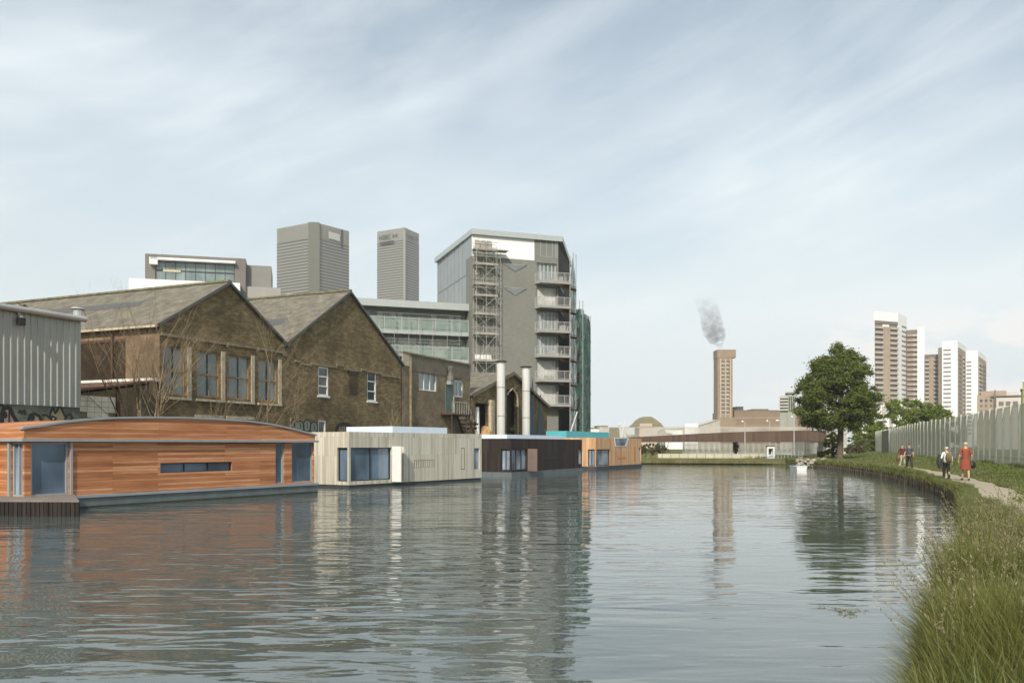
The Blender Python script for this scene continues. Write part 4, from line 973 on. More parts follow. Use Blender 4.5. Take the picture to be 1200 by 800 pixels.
# ------------------------------------------------------------ mid terrace with green glass balustrades
LB=Frame(-5.8,107.5,TA); t=thing('terrace_block','low modern block with green glass balcony fronts, left of the grey apartment block','apartment block',LB.loc(),TA)
X0=-22.; ZT=19.7; lh=lambda px,py,y=0: LB.hit(px,py,y)
d_=104.
zz=lambda py: H+(HY-py)/FPX*104.5
mb=MB(); mb.prism_xy([(X0,-1.4),(-.0,-1.4),(-.0,12),(X0,12)],zz(361.5),zz(353.5)); mb.build('roof',M['steel_roof'],t)
wins=[]
for p0,p1 in ((426,433),(442,449),(450,457),(458,464),(466,472),(505,512),(526,532),(534,540)): wins.append((lh(p0,0)[0],lh(p1,0)[0],zz(386),zz(366)))
for p0,p1 in ((452,464),(467,488),(490,502),(503,524),(526,541)): wins.append((lh(p0,0)[0],lh(p1,0)[0],zz(418),zz(395)))
mb=MB(); mb.wall([(X0,0),(-.02,0),(-.02,zz(361.6)),(X0,zz(361.6))],wins,0,.2); mb.add([(-.02,0,0),(-.02,12,0),(-.02,12,zz(361.6)),(-.02,0,zz(361.6))],[(0,1,2,3)])
mb.build('wall',plain('dark_grey_render',(.24,.26,.25),.8,.08),t)
for i,wn_ in enumerate(wins): window(t,*wn_,.06,M['alu'],M['curtain'] if i in (1,3,4,5,6,7,9,11) else M['green_glass'],2 if i<8 else 3,1,fw=.09)
for zA,zB in ((zz(392),zz(387.5)),(zz(424),zz(420))):
    mb=MB(); mb.box(X0,-.03,-1.3,-.002,zA,zB); sl=mb.build('balcony',M['steel_roof'],t)
    mb=MB(); mb.box(X0,-.03,-1.26,-1.22,zB,zB+1.45); mb.build('glass_balustrade',M['bal'] if 'bal' in M else M['green_glass'],sl)
    mb=MB(); mb.bar((X0,-1.24,zB+1.47),(-.03,-1.24,zB+1.47),.05)
    for i in range(10): mb.box(-.1-i*2.1,-.04-i*2.1,-1.3,-1.2,zB,zB+1.5)
    mb.build('handrail',M['alu'],sl)
sc_=scaffold('facade_scaffolding','light scaffold poles in front of the green glass balconies of the terrace block',LB,[lh(p,0,-1.9)[0] for p in (445,462,479,492,507,524,538)],[-2.0],[zz(412),zz(399),zz(379)],False,False,r_=.022)

# ------------------------------------------------------------ distant office towers
def office_tower(label,px0,pxc,px1,d,pyL,pyC,pyR,nb,bandm,gm,text,tz,cham=0.,crown=12.,pitch=2.5):
    zc=H+(HY-pyC)/FPX*d; Xc=(pxc-600)/FPX*d
    dl=(zc-H)*FPX/(HY-pyL); dr=(zc-H)*FPX/(HY-pyR)
    PL=Vector(((px0-600)/FPX*dl,dl)); PC=Vector((Xc,d)); PR=Vector(((px1-600)/FPX*dr,dr))
    t=thing('office_tower',label,'office tower',(PC.x,PC.y,0),0,'pair of distant office towers'); PL-=PC; PR-=PC; P0=Vector((0,0)); PB=PL+PR
    if cham: e1=PL.normalized()*cham; e2=PR.normalized()*cham; poly=[e1,e2,PR,PB,PL]
    else: poly=[P0,PR,PB,PL]
    mb=MB(); mb.prism_xy([tuple(p) for p in poly],0.6,zc); mb.build('shaft',bandm,t)
    zt_=zc-crown; hb=pitch
    cen=(PL+PR)/2
    for i in range(nb):
        z0_=zt_-(i+1)*hb; mb=MB()
        q=[cen+(p-cen)*1.004 for p in poly]
        mb.prism_xy([tuple(p) for p in q],z0_+hb*.60,z0_+hb*.98); mb.build('window_band',gm,t)
    return t,PL,PR,zc,poly
DB=plain('tower_pale_band',(.215,.21,.19),.6,.05,.02); DG=glass('tower_dark_glass',(.065,.065,.052),.25,.1,.02)
DG2=plain('tower_corner_bay',(.09,.095,.07),.6,.1,.02)
t,PL,PR,zc,poly=office_tower('wide pale office tower with rounded dark corner strip, left one of the distant pair',324.5,368,409,700,268,260,271,60,DB,DG,'',0,cham=5.,crown=13.,pitch=2.55)
for s_ in (.012,):
    e1=PL.normalized()*5; e2=PR.normalized()*4.5; n_=(e1+e2).normalized()*-1.2
    mb=MB(); mb.prism_xy([(e1.x+n_.x-1,e1.y+n_.y),(e2.x+n_.x+1,e2.y+n_.y),tuple(e2*1.3),tuple(e1*1.3)],.6,zc+.3); mb.build('corner_bay',DG2,t)
mb=MB()
for i in range(28):
    s_=.12+i*.86/28; p=PL*s_; mb.box(p.x-.25,p.x+.25,p.y-.5,p.y+.2,zc-13,zc-1)
mb.build('crown_fins',DB,t); mb=MB()
for i in range(22):
    s_=.14+i*.84/22; p=PR*s_; mb.box(p.x-.2,p.x+.2,p.y-.5,p.y+.2,zc-12,zc-1)
mb.build('crown_fins',DB,t)
def sign(parent,txt,p,dirv_,z,h,mat,name='lettering',off=.9):
    cu=bpy.data.curves.new(name,'FONT'); cu.body=txt; cu.size=h; cu.extrude=.15; cu.align_x='CENTER'
    ob=bpy.data.objects.new(name,cu); C.objects.link(ob)
    me=None
    dg=bpy.context.evaluated_depsgraph_get(); me=bpy.data.meshes.new_from_object(ob.evaluated_get(dg)); me.name=name
    bpy.data.objects.remove(ob); o=bpy.data.objects.new(name,me); C.objects.link(o); me.materials.clear(); me.materials.append(mat)
    a=math.atan2(dirv_.y,dirv_.x); nn=Vector((math.sin(a),-math.cos(a)))
    o.parent=parent; o.location=(p.x+nn.x*off,p.y+nn.y*off,z); o.rotation_euler=(R(90),0,a); return o
mb=MB(); a=PR*.42; b=PR*.74; mb.add([(a.x,a.y-1.2,zc-10.5),(b.x,b.y-1.2,zc-11),(b.x,b.y-1.2,zc-5.2),(a.x,a.y-1.2,zc-4.6)],[(0,1,2,3)]); mb.add([(a.x,a.y-1.0,zc-10.5),(b.x,b.y-1.0,zc-11),(b.x,b.y-1.0,zc-5.2),(a.x,a.y-1.0,zc-4.6)],[(3,2,1,0)]); mb.build('sign_panel',M['curtain'],t)
mb=MB(); a=PR*.80; mb.box(a.x-.5,a.x+.3,a.y-1.5,a.y,zc-16,zc-.2); mb.build('service_slot',M['darkvoid'],t)
t,PL,PR,zc,poly=office_tower('slimmer pale office tower with dark lettering at its top, right one of the distant pair',442,474,491,900,271.5,266.5,274,70,DB,DG,'',0,crown=13.,pitch=2.75)
LT=plain('dark_sign_lettering',(.06,.06,.06),.6,.05)
sign(t,'HSBC',PL*.70,-PL,zc-9.5,6.5,LT,off=1.1); sign(t,'HSBC',PR*.42,PR,zc-10,5.5,LT,off=1.1)
for base,dv_,s_ in ((PL*.33,-PL,1),(PR*.78,PR,.7)):
    u=dv_.normalized()*3*s_; nn=Vector((u.y,-u.x)).normalized()*1.1; p=base+nn; z=zc-7.2; mb=MB()
    mb.add([(p.x-u.x,p.y-u.y,z+2),(p.x,p.y,z),(p.x-u.x,p.y-u.y,z-2),(p.x+u.x,p.y+u.y,z+2),(p.x+u.x,p.y+u.y,z-2)],[(0,2,1),(3,1,4)]); mb.build('emblem',LT,t)
mb=MB(); a=PL*.86; b=PL*.35; mb.add([(a.x-1,a.y-1.4,zc-15.5),(b.x-1,b.y-1.4,zc-15.5),(b.x-1,b.y-1.4,zc-12.2),(a.x-1,a.y-1.4,zc-12.2)],[(0,1,2,3)]); mb.build('plant_louvre',M['darkvoid'],t)
mb=MB(); mb.box(-1.2,1.2,-1.2,1,0.6,zc*.99); mb.build('corner_pier',DB,t)

# ------------------------------------------------------------ modern building at the upper left
MA=math.atan2(5,19.6); FM=Frame(-77.4,180,MA); t=thing('modern_office','dark framed modern office with a wide glass front and white base, above the workshop roof','office building',FM.loc(),MA)
mh=lambda px,py,y=0: FM.hit(px,py,y)
wT=mh(288,0)[0]; ZT=mh(170,297)[1]; zB=mh(170,329)[1]
g0,g1=mh(182,0)[0],mh(275,0)[0]; gz1=mh(182,305)[1]; gz0=mh(182,331)[1]-1.5
DC=plain('dark_taupe_cladding',(.15,.135,.12),.6,.06,.5)
mb=MB(); mb.wall([(0,10),(wT,10),(wT,ZT),(0,ZT)],[(g0,g1,gz0,gz1)],0,.8); mb.add([(wT,0,10),(wT,16,10),(wT,16,ZT),(wT,0,ZT)],[(0,1,2,3)]); mb.add([(0,0,10),(0,16,10),(0,16,ZT),(0,0,ZT)],[(3,2,1,0)]); mb.add([(0,0,ZT),(wT,0,ZT),(wT,16,ZT),(0,16,ZT)],[(0,1,2,3)])
mb.build('wall',DC,t)
f=window(t,g0,g1,gz0,gz1,.3,M['dark_frame'],M['win_sky'],8,1,fw=.16); 
mb=MB(); z=mh(182,316)[1]; mb.box(g0,g1,.26,.33,z-.1,z+.1); mb.build('transom',M['dark_frame'],f)
mb=MB(); mb.box(g0-.8,g1+.2,-1.2,0,gz1,gz1+.45); mb.box(g0-1.0,g0+.6,-1.2,0,gz1-1.0,gz1+.45); mb.build('canopy',M['white_panel'],t)
mb=MB(); mb.box(g0+1.5,g0+5,.22,.27,mh(190,318)[1],mh(190,315)[1]); mb.build('blind',M['cream'],t)
wx0=mh(151,0,-3)[0]; wx1=mh(281,0,-3)[0]
mb=MB(); mb.box(wx0,wx1,-3,14,5,mh(200,328,-3)[1]); mb.build('white_base',M['white_panel'],t)
mb=MB(); mb.box(mh(151,0,-3)[0],wx1,-3.05,-3.0,mh(200,337,-3)[1]-3,mh(200,337,-3)[1]-2.6); mb.build('groove',M['band'],t)
x0=mh(288.5,0,2)[0]; x1=mh(318,0,2)[0]; x2=mh(329,0,1)[0]
mb=MB(); mb.box(x0,x1,2,14,5,mh(300,311,2)[1]); mb.build('grey_wing',plain('grey_wing_cladding',(.22,.215,.20),.7,.06,.4),t)
mb=MB(); mb.box(x0,x2,.6,12,5,mh(300,336,.6)[1]); mb.build('low_wing',plain('pale_grey_wing',(.32,.31,.29),.7,.06,.4),t)
shrub('distant_shrubbery','olive treetops between the grey wing and the wide office tower','trees',(-56.,215,22),[(0,0,12.5,4),(5,0,13,4.5),(-4,0,12,3.5),(9,0,11.5,3.5)],5000,.8,M['leaf_dry'],seed=11,stem=True)

# ------------------------------------------------------------ far centre: footbridge
BD=125.
def bxp(px): return (px-600)/FPX*BD
def bzp(py): return H+(HY-py)/FPX*BD
t=thing('footbridge','long rust-brown footbridge with a tapering panelled girder and pale railings across the canal head','footbridge',(bxp(727),BD,0))
ox=bxp(727)
topl=[(727,512.8),(745,511.8),(780,510),(820,507.8),(860,506),(900,504.8),(940,504.2),(968,504)]
tp=[(bxp(a)-ox,bzp(b)) for a,b in topl]; zb_=bzp(517.6)
mb=MB(); mb.prism_xz([(0,tp[0][1]-.18),(3.2,zb_),(tp[-1][0],zb_)]+list(reversed(tp)),0,.35)
x=.6
mb.build('girder',M['brown_metal'],t)
mb=MB(); mb.prism_xz([(0,tp[0][1]-.2),(3.2,zb_-.02),(tp[-1][0],zb_-.02),(tp[-1][0],zb_+.12),(3.2,zb_+.12)],.36,3.2); mb.build('deck',M['concrete'],t)
mb=MB(); rx0=bxp(709)-ox; rx1=bxp(962)-ox; n=230
for i in range(n):
    x=rx0+(rx1-rx0)*i/n; zl=np.interp(x,[p[0] for p in tp],[p[1] for p in tp]); zt_=bzp(500.5)+.02*math.sin(i)
    mb.box(x,x+.045,.1,.14,zl if x>0 else bzp(512.5),zt_)
mb.box(rx0,rx1,.08,.16,bzp(500.6),bzp(500.1)); mb.build('railing',M['pale_rail'],t)
mb=MB()
for i in range(n):
    x=rx0+(rx1-rx0)*i/n; mb.box(x,x+.045,2.9,2.94,bzp(512.5),bzp(500.3))
mb.box(rx0,rx1,2.88,2.96,bzp(500.6),bzp(500.1)); mb.build('railing',M['pale_rail'],t)
mb=MB(); mb.box(bxp(712)-ox,0.02,-.1,3.0,GZ,bzp(512.4)); mb.build('abutment',M['concrete'],t)
mb=MB(); mb.box(tp[-1][0],tp[-1][0]+3,-.1,3.0,GZ,bzp(504.5)); mb.build('abutment',M['concrete'],t)
t=thing('bridge_gatepost','olive-grey slatted panel at the left end of the footbridge railing','panel',(bxp(719.5),BD-.6,0)); mb=MB()
mb.box(-.75,.75,0,.2,GZ,bzp(501)); o=mb.build('panel',plain('olive_grey_slats',(.25,.235,.18),.8,.2,3),t)
mb=MB()
for i in range(8): mb.box(-.7+i*.19,-.62+i*.19,-.04,-.002,GZ,bzp(501.3))
mb.build('slats',plain('olive_grey_slats',(.25,.235,.18),.8,.2,3),t)
# leaning white mast
t=thing('leaning_mast','thin white leaning mast with a small round head beside the left end of the footbridge','mast',(bxp(722),BD-3,0))
mb=MB(); mb.tube([(0,0,GZ),(.55,0,bzp(505)),(.85,0,bzp(495.5))],.07,6); mb.build('pole',M['white_paint'],t)
mb=MB(); mb.tube([(.2,-.1,bzp(511)),(.1,-.1,bzp(499))],.05,6); mb.tube([(.0,-.1,bzp(499.5)),(.1,-.1,bzp(498)),(.1,-.1,bzp(496.8))],[.1,.26,.1],8); mb.build('lamp_head',M['white_paint'],t)
# lamp posts
def lamp(px,pt,pb,d,arm,label,hz_=False):
    X=(px-600)/FPX*d; zt_=H+(HY-pt)/FPX*d; t=thing('street_lamp',label,'street lamp',(X,d,GZ),0,'street lamps by the footbridge')
    mb=MB(); mb.tube([(0,0,0),(0,0,zt_-GZ)],[.085,.055],7); mb.build('post',M['concrete'],t)
    mb=MB(); mb.tube([(0,0,zt_-GZ),(arm*.8,0,zt_-GZ+.12)],.045,6); mb.build('arm',M['concrete'],t)
    mb=MB(); mb.tube([(arm*.7,0,zt_-GZ+.10),(arm,0,zt_-GZ+.16),(arm*1.35,0,zt_-GZ+.12)],[.09,.17,.08],7); mb.build('lamp_head',M['white_paint'],t)
lamp(873,495,530,118,-.35,'thin grey street lamp standing before the brown girder, left of the white kiosk')
lamp(902,494,520,135,-.4,'street lamp right behind the middle of the bridge railing, with a thick pale post')
lamp(917.5,493.5,520,150,-.95,'street lamp with a long arm pointing left, behind the bridge railing')
lamp(930.5,489.5,530,116,-.3,'tallest grey street lamp, standing before the girder near the round tree')

# far bank things
FBK=plain('pale_low_canal_wall',(.50,.47,.38),.9,.15,1.2)
t=thing('canal_wall','low pale concrete wall running along the far bank under the footbridge','wall',(0,0,0))
mb=MB(); P=[at(771,531,104),at(905,533,101)]
a=P[0];b=P[1]; mb.prism_xy([(a.x,a.y),(b.x,b.y),(b.x,b.y+.4),(a.x,a.y+.4)],.3,1.12); mb.build('masonry',FBK,t)
mb=MB()
for i in range(13):
    s_=(i+.5)/13; x=a.x+(b.x-a.x)*s_; y=a.y+(b.y-a.y)*s_; mb.box(x-.03,x+.03,y-.02,y-.005,.3,1.12)
mb.build('joint',M['lintel'],t)
mb=MB(); mb.box(a.x,b.x,min(a.y,b.y)-.35,min(a.y,b.y)-.3,-.2,.35); 
# grey hoarding behind
t=thing('palisade_fence','pale grey palisade fence behind the far bank, seen below the brown footbridge','fence',(0,131,GZ))
for i in range(17):
    x0=(800+i*10-600)/FPX*131; mb=MB()
    for j in range(8): mb.box(x0+j*.163,x0+j*.163+.11,0,.03,0,1.9+.04*math.sin(j*3+i))
    mb.box(x0,x0+1.31,.03,.07,.4,.46); mb.box(x0,x0+1.31,.03,.07,1.5,1.56)
    mb.build('panel',plain('grey_green_palisade',(.5,.5,.45),.7,.15,.4),t)
t=thing('steel_hoarding','dark grey-green sheet hoarding at the bank where the footbridge meets the trees','hoarding',(0,0,0))
a=at(944,520,118); b=at(965,522,100)
mb=MB(); n=30
for i in range(n):
    s0=i/n; s1=(i+.55)/n; o_=.08 if i%2 else 0
    p=a.lerp(b,s0); q=a.lerp(b,(i+1)/n); mb.add([(p.x-o_,p.y,GZ-.1),(q.x-o_,q.y,GZ-.1),(q.x-o_,q.y,2.75),(p.x-o_,p.y,2.75)],[(0,1,2,3)])
mb.build('sheet',plain('dark_grey_green_sheet',(.15,.17,.15),.6,.3,1,streak=True),t)
t=thing('steel_hoarding','pale ribbed sheet hoarding behind the blue railings on the far bank','hoarding',(0,0,0))
a=at(928,520,122); b=at(944,520,117.5)
mb=MB()
for i in range(20):
    p=a.lerp(b,i/20); q=a.lerp(b,(i+1)/20); o_=.08 if i%2 else 0; mb.add([(p.x,p.y-o_,GZ-.1),(q.x,q.y-o_,GZ-.1),(q.x,q.y-o_,2.6),(p.x,p.y-o_,2.6)],[(0,1,2,3)])
mb.build('sheet',plain('grey_sheet',(.30,.33,.31),.6,.25,1,streak=True),t)
# white kiosk
p=at(902.5,530,99); t=thing('kiosk','small white open-sided kiosk on a blue-grey base at the far bank','kiosk',(p.x,99.,GZ-.2))
mb=MB(); mb.box(-.42,-.27,-.3,.3,.45,1.62); mb.box(.27,.42,-.3,.3,.45,1.62); mb.box(-.27,.27,-.3,.3,1.38,1.62); mb.box(-.27,.27,.2,.3,.6,1.38); mb.build('frame',M['white_paint'],t)
mb=MB(); mb.box(-.47,.47,-.36,.36,1.622,1.68); mb.build('roof',M['dark_frame'],t)
mb=MB(); mb.box(-.46,.46,-.34,.34,-.9,.45); mb.build('base',plain('blue_grey_base',(.36,.43,.52),.6,.1),t)
mb=MB(); mb.box(-.2,.2,.19,.2,.7,1.3); mb.build('window',M['win'],t)
# blue railings and stones
t=thing('quay_railing','pale blue-grey quay railings on the far bank right of the white kiosk','railing',(0,0,0))
mb=MB(); a=at(908,535,97); b=at(940,536,92)
RB=plain('pale_blue_steel',(.36,.41,.44),.5,.1)
for h_ in (.35,.7,1.05): mb=MB(); mb.bar((a.x,a.y,GZ+h_-.2),(b.x,b.y,GZ+h_-.2),.022); mb.build('rail',RB,t)
for i in range(9):
    p=a.lerp(b,i/8); mb=MB(); mb.bar((p.x,p.y,GZ-.9),(p.x,p.y,GZ+.9),.03); mb.build('post',RB,t)
p=at(935.5,551,74); t=thing('dinghy','small blunt white dinghy floating off the stony corner of the far bank','dinghy',(p.x,74.,0))
mb=MB(); mb.prism_xz([(-.38,-.05),(.38,-.05),(.46,.34),(-.46,.34)],-.9,.9); mb.build('hull',M['white_paint'],t)
mb=MB(); mb.box(-.48,.48,-.94,.94,.342,.39); mb.build('gunwale',M['roof_box'],t)
# stones on the corner
r_=random.Random(4)
t=thing('stone_bank','heap of pale rubble stones at the corner where the towpath bank begins','rubble',(0,0,0))
for i in range(70):
    mb=MB()
    p=at(r_.uniform(935,966),540,r_.uniform(82,95)); s_=r_.uniform(.12,.3); z=r_.uniform(.1,.8)
    vs=[]
    for a_ in range(6): 
        for zz_ in (0,1): vs.append((p.x+math.cos(a_*1.05+i)*s_*(1-.3*zz_)*r_.uniform(.8,1.2),p.y+math.sin(a_*1.05+i)*s_*(1-.3*zz_),z+(zz_-.6)*s_*.9))
    mb.add(vs,[(0,2,4,6,8,10),(1,3,5,7,9,11)]+[(2*k,(2*k+2)%12,(2*k+3)%12,2*k+1) for k in range(6)])
    mb.build('stone',plain('pale_rubble',(.34,.31,.25),.95,.35,1.5),t,recalc=True)
# swans
def swan(px,py,d,s,label,ang):
    p=at(px,py,d); t=thing('swan',label,'swan',(p.x,d,-.02),ang,'swans on the open water'); 
    mb=MB(); mb.tube([(-.52*s,0,.20*s),(-.35*s,0,.16*s),(0,0,.15*s),(.28*s,0,.15*s),(.42*s,0,.2*s),(.47*s,0,.36*s),(.40*s,0,.52*s),(.38*s,0,.66*s),(.46*s,0,.74*s),(.56*s,0,.71*s)],[.02*s,.12*s,.19*s,.17*s,.10*s,.055*s,.045*s,.045*s,.06*s,.03*s],10); mb.build('body',plain('grey_white_feathers',(.40,.41,.41),.8,.1),t)
    mb=MB(); mb.tube([(.55*s,0,.712*s),(.64*s,0,.69*s)],[.028*s,.012*s],6); mb.build('beak',plain('dull_orange',(.4,.2,.08),.6,.1),t)
    for sy in (-1,1):
        mb=MB(); mb.tube([(.22*s,sy*.13*s,.24*s),(0,sy*.17*s,.30*s),(-.3*s,sy*.12*s,.34*s),(-.5*s,sy*.04*s,.30*s)],[.05*s,.10*s,.09*s,.02*s],8); mb.build('wing',plain('grey_white_feathers',(.40,.41,.41),.8,.1),t)
#swan(806.5,565,50,.80,'greyish white swan with raised neck, right one of the two far out on the canal',R(200))
#swan(790,563,51.5,.52,'smaller faint swan swimming left of the other swan, far out on the canal',R(170))

# ------------------------------------------------------------ far centre: chimney tower and station
CD=350.
t=thing('ventilation_tower','tall slender brown brick tower with a boxed top and window strips, with smoke above','tower',((841-600)/FPX*CD,CD,0))
c0=0; c1=(858.5-841)/FPX*CD; c2=(862.3-841)/FPX*CD; zc=H+(HY-409.5)/FPX*CD; zcap=H+(HY-419)/FPX*CD; zlo=H+(HY-489)/FPX*CD
hs=[]
nwin=14
mb=MB(); st=[(850.2-841)/FPX*CD]
step=(zcap-zlo-2)/nwin
ca,cb2=(845.5-841)/FPX*CD,(849.6-841)/FPX*CD; da,db=(850.6-841)/FPX*CD,(855-841)/FPX*CD
for i in range(nwin):
    z0_=zlo+1+i*step
    hs.append((ca,cb2,z0_+.3,z0_+step*.72)); hs.append((da,db,z0_+.3,z0_+step*.72))
mb.wall([(0,0),(c1,0),(c1,zcap),(0,zcap)],hs,0,.9)
mb.add([(c1,0,0),(c1,7,0),(c1,7,zcap),(c1,0,zcap)],[(0,1,2,3)]); mb.add([(0,0,0),(0,7,0),(0,7,zcap),(0,0,zcap)],[(3,2,1,0)]); mb.add([(0,7,0),(c1,7,0),(c1,7,zcap),(0,7,zcap)],[(3,2,1,0)])
mb.build('shaft',M['chimney_brick'],t)
mb=MB(); mb.box(-.12,c2,-.12,7.1,zcap+.002,zc); mb.build('cap',M['chimney_brick'],t)
for (a,b,c_,d_) in hs: mb=MB(); mb.box(a+.05,b-.05,.6,.7,c_,d_); mb.build('window',M['curtain'],t)
for px in (844.2,855.8,850.1):
    x=(px-841)/FPX*CD; mb=MB(); mb.box(x-.28,x+.28,-.3,-.01,zlo,zcap-.3); mb.build('pilaster',plain('pale_stone_far',(.42,.36,.28),.9,.08,.3),t)
mb=MB(); mb.box(-.25,c2+.2,-.6,7.3,0,zlo); mb.build('base',M['chimney_brick'],t)
t=thing('power_station','long flat brown brick building right of the slender brown tower','building',((858.8-600)/FPX*CD+1.1,CD,0))
w=(948-858)/FPX*CD; z1_=H+(HY-481.5)/FPX*CD
mb=MB(); mb.box(0,w,2,40,0,z1_); mb.build('wall',M['brown_brick_dark'],t)
mb=MB(); mb.box(-.02,w+.1,1.9,40.1,z1_,z1_+.5); mb.build('roof',M['lintel'],t)
for p0,p1,zt_ in ((864,872,475.5),(883,902,478.5)):
    mb=MB(); mb.box((p0-859)/FPX*CD,(p1-859)/FPX*CD,5,14,z1_+.5,H+(HY-zt_)/FPX*CD); mb.build('plant_room',plain('dark_plant_room',(.06,.07,.065),.7,.1),t)
mb=MB()
for zz_ in (.38,.62,.82): mb.box(.1,w,1.9,1.99,z1_*zz_,z1_*zz_+.35)
mb.build('brick_course',M['brown_brick'],t)
# smoke plume
SM=bpy.data.materials.new('grey_smoke'); SM.use_nodes=True; nt=SM.node_tree; nt.nodes.remove(nt.nodes['Principled BSDF'])
pv=nt.nodes.new('ShaderNodeVolumePrincipled'); pv.inputs['Color'].default_value=(.80,.82,.84,1)
tcn=nt.nodes.new('ShaderNodeTexCoord'); nn_=nt.nodes.new('ShaderNodeTexNoise'); nn_.inputs['Scale'].default_value=.42; nn_.inputs['Detail'].default_value=5; nn_.inputs['Roughness'].default_value=.6
nt.links.new(tcn.outputs['Object'],nn_.inputs['Vector'])
mr_=nt.nodes.new('ShaderNodeMapRange'); mr_.inputs[1].default_value=.40; mr_.inputs[2].default_value=.62; mr_.inputs[3].default_value=0; mr_.inputs[4].default_value=.36
nt.links.new(nn_.outputs['Fac'],mr_.inputs[0])
sp_=nt.nodes.new('ShaderNodeSeparateXYZ'); nt.links.new(tcn.outputs['Object'],sp_.inputs[0])
m2_=nt.nodes.new('ShaderNodeMapRange'); m2_.inputs[1].default_value=5; m2_.inputs[2].default_value=23; m2_.inputs[3].default_value=1.; m2_.inputs[4].default_value=0.; nt.links.new(sp_.outputs[2],m2_.inputs[0])
mm_=nt.nodes.new('ShaderNodeMath'); mm_.operation='MULTIPLY'; nt.links.new(mr_.outputs[0],mm_.inputs[0]); nt.links.new(m2_.outputs[0],mm_.inputs[1])
nt.links.new(mm_.outputs[0],pv.inputs['Density']); nt.links.new(pv.outputs[0],nt.nodes['Material Output'].inputs['Volume'])
SX,SY,SZ=(846-600)/FPX*CD,CD+3,zc
def sp3(px,py): return ((px-846)/FPX*CD,0,(409.5-py)/FPX*CD)
mb=MB(); mb.tube([sp3(846.5,409),sp3(846,404),sp3(843,397),sp3(839,388),sp3(836,376),sp3(833,362),sp3(826,350),sp3(816,342),sp3(808,338)],[.4,1.2,3.6,4.8,4.6,4.4,4.2,3.2,1.5],14); 
sm=mb.build('smoke_plume',SM); sm.location=(SX,SY,SZ); tag(sm,'grey smoke plume drifting up to the left above the slender brown tower','smoke',kind='stuff')
# domed pavilion
DD=300.; cx=(760-600)/FPX*DD; t=thing('domed_hall','hazy hall with a low olive domed roof and pink walls, behind the bridge','hall',(cx,DD,0))
prof=[(742,499),(746,496),(750,491.5),(755,488),(763,488),(768,491),(774,495.5),(778,500)]
mb=MB(); P=[((a-760)/FPX*DD,H+(HY-b)/FPX*DD) for a,b in prof]; mb.prism_xz([(P[0][0],P[0][1]-.2)]+[(P[-1][0],P[-1][1]-.2)]+list(reversed(P)),-.4,12); mb.build('roof',plain('olive_felt_roof',(.22,.20,.12),.9,.15,.5),t)
mb=MB(); mb.box(P[1][0]+1,P[-2][0]-1,0,11.8,0,P[0][1]-.1); mb.prism_xz([((749-760)*.3,P[0][1]-.21),((764-760)*.3,P[0][1]-.21),((764-760)*.3,P[0][1]+.9),((750-760)*.3,P[0][1]+.9)],-.6,-.41); mb.build('wall',plain('dusty_pink_render',(.5,.40,.35),.9,.08,.3),t)
shrub('distant_tree','bare looking hazy scrub right of the domed hall roof','scrub',(cx+5.2,DD-3,0),[(0,0,6,1.6),(-1.6,0,6.3,1.2),(1.6,0,5.6,1.)],1500,.35,M['leaf_dry'],seed=31)
t=thing('sloping_shed','long pale shed with a slanting ribbed roof left of the slender brown tower','shed',((800-600)/FPX*330,330,0))
k=330/FPX; mb=MB(); z=lambda py:H+(HY-py)/FPX*330
mb.prism_xz([(-8,0),(44*k,0),(44*k,z(491.5)),(20*k,z(499)),(-8,z(503.5))],0,20); mb.build('wall',plain('pale_ribbed_cladding',(.40,.38,.32),.8,.15,.3),t)
mb=MB(); mb.add([(-8,-.3,z(503.5)+.2),(20*k,-.3,z(499)+.2),(20*k,20,z(499)+.2),(-8,20,z(503.5)+.2)],[(0,1,2,3)]); mb.add([(20*k,-.3,z(499)+.2),(44*k,-.3,z(491.5)+.2),(44*k,20,z(491.5)+.2),(20*k,20,z(499)+.2)],[(0,1,2,3)]); mb.build('roof',plain('pale_roof_sheet',(.5,.48,.42),.8,.08),t)
mb=MB(); mb.box(1*k,17*k,-2,-.5,0,z(496.2)); mb.build('white_store',M['white_panel'],t)
for k_,(p0,p1,pt,d,c_,lab) in enumerate(((678,702,502,260,'white_panel','low white flat building on the horizon, left of the bridge end'),(700,712,499.5,300,'concrete','slim pale concrete building on the horizon, just left of the bridge end'),(779,800,503,310,'white_panel','low white shed on the horizon right of the domed hall'))):
    X=(p0-600)/FPX*d; t=thing('distant_building',lab,'building',(X,d,0),0,'low white buildings on the horizon'); w=(p1-p0)/FPX*d; z_=H+(HY-pt)/FPX*d
    mb=MB(); mb.box(0,w,0,10,0,z_); mb.build('wall',M[c_],t)
    mb=MB(); mb.box(-.2,w+.2,-.2,10.2,z_,z_+.3); mb.build('roof',M['lintel'],t)
    mb=MB(); mb.box(.5,w-.5,-.06,0,z_*.55,z_*.75); mb.build('window',M['win'],t)
# grey-green flats beside the tree
t=thing('distant_flats','grey-green block of flats with balconies peeping out left of the round tree','flats',((914-600)/FPX*320,320,0),-R(17.5))
k=.32; z=lambda py:H+(HY-py)/FPX*320
mb=MB(); mb.box(0,9*k*1.,0,12,0,z(464)); mb.box(9*k,17*k,-.8,12,0,z(462)); mb.build('wall',plain('grey_green_render',(.30,.31,.27),.8,.08),t)
mb=MB(); mb.box(6*k,18*k,-1.4,12,z(461),z(459.5)); mb.build('roof',M['soffit'],t)
for i in range(5):
    zb_=z(481-i*3.6+.0); mb=MB(); mb.box(-.5,9*k,-.9,0,zb_,zb_+.55); mb.build('balcony',M['concrete'],t)
for i in range(3):
    x=(10+i*2.4)*k; mb=MB(); mb.box(x,x+.35,-.86,-.8,z(482),z(465)); mb.build('window',M['darkvoid'],t)

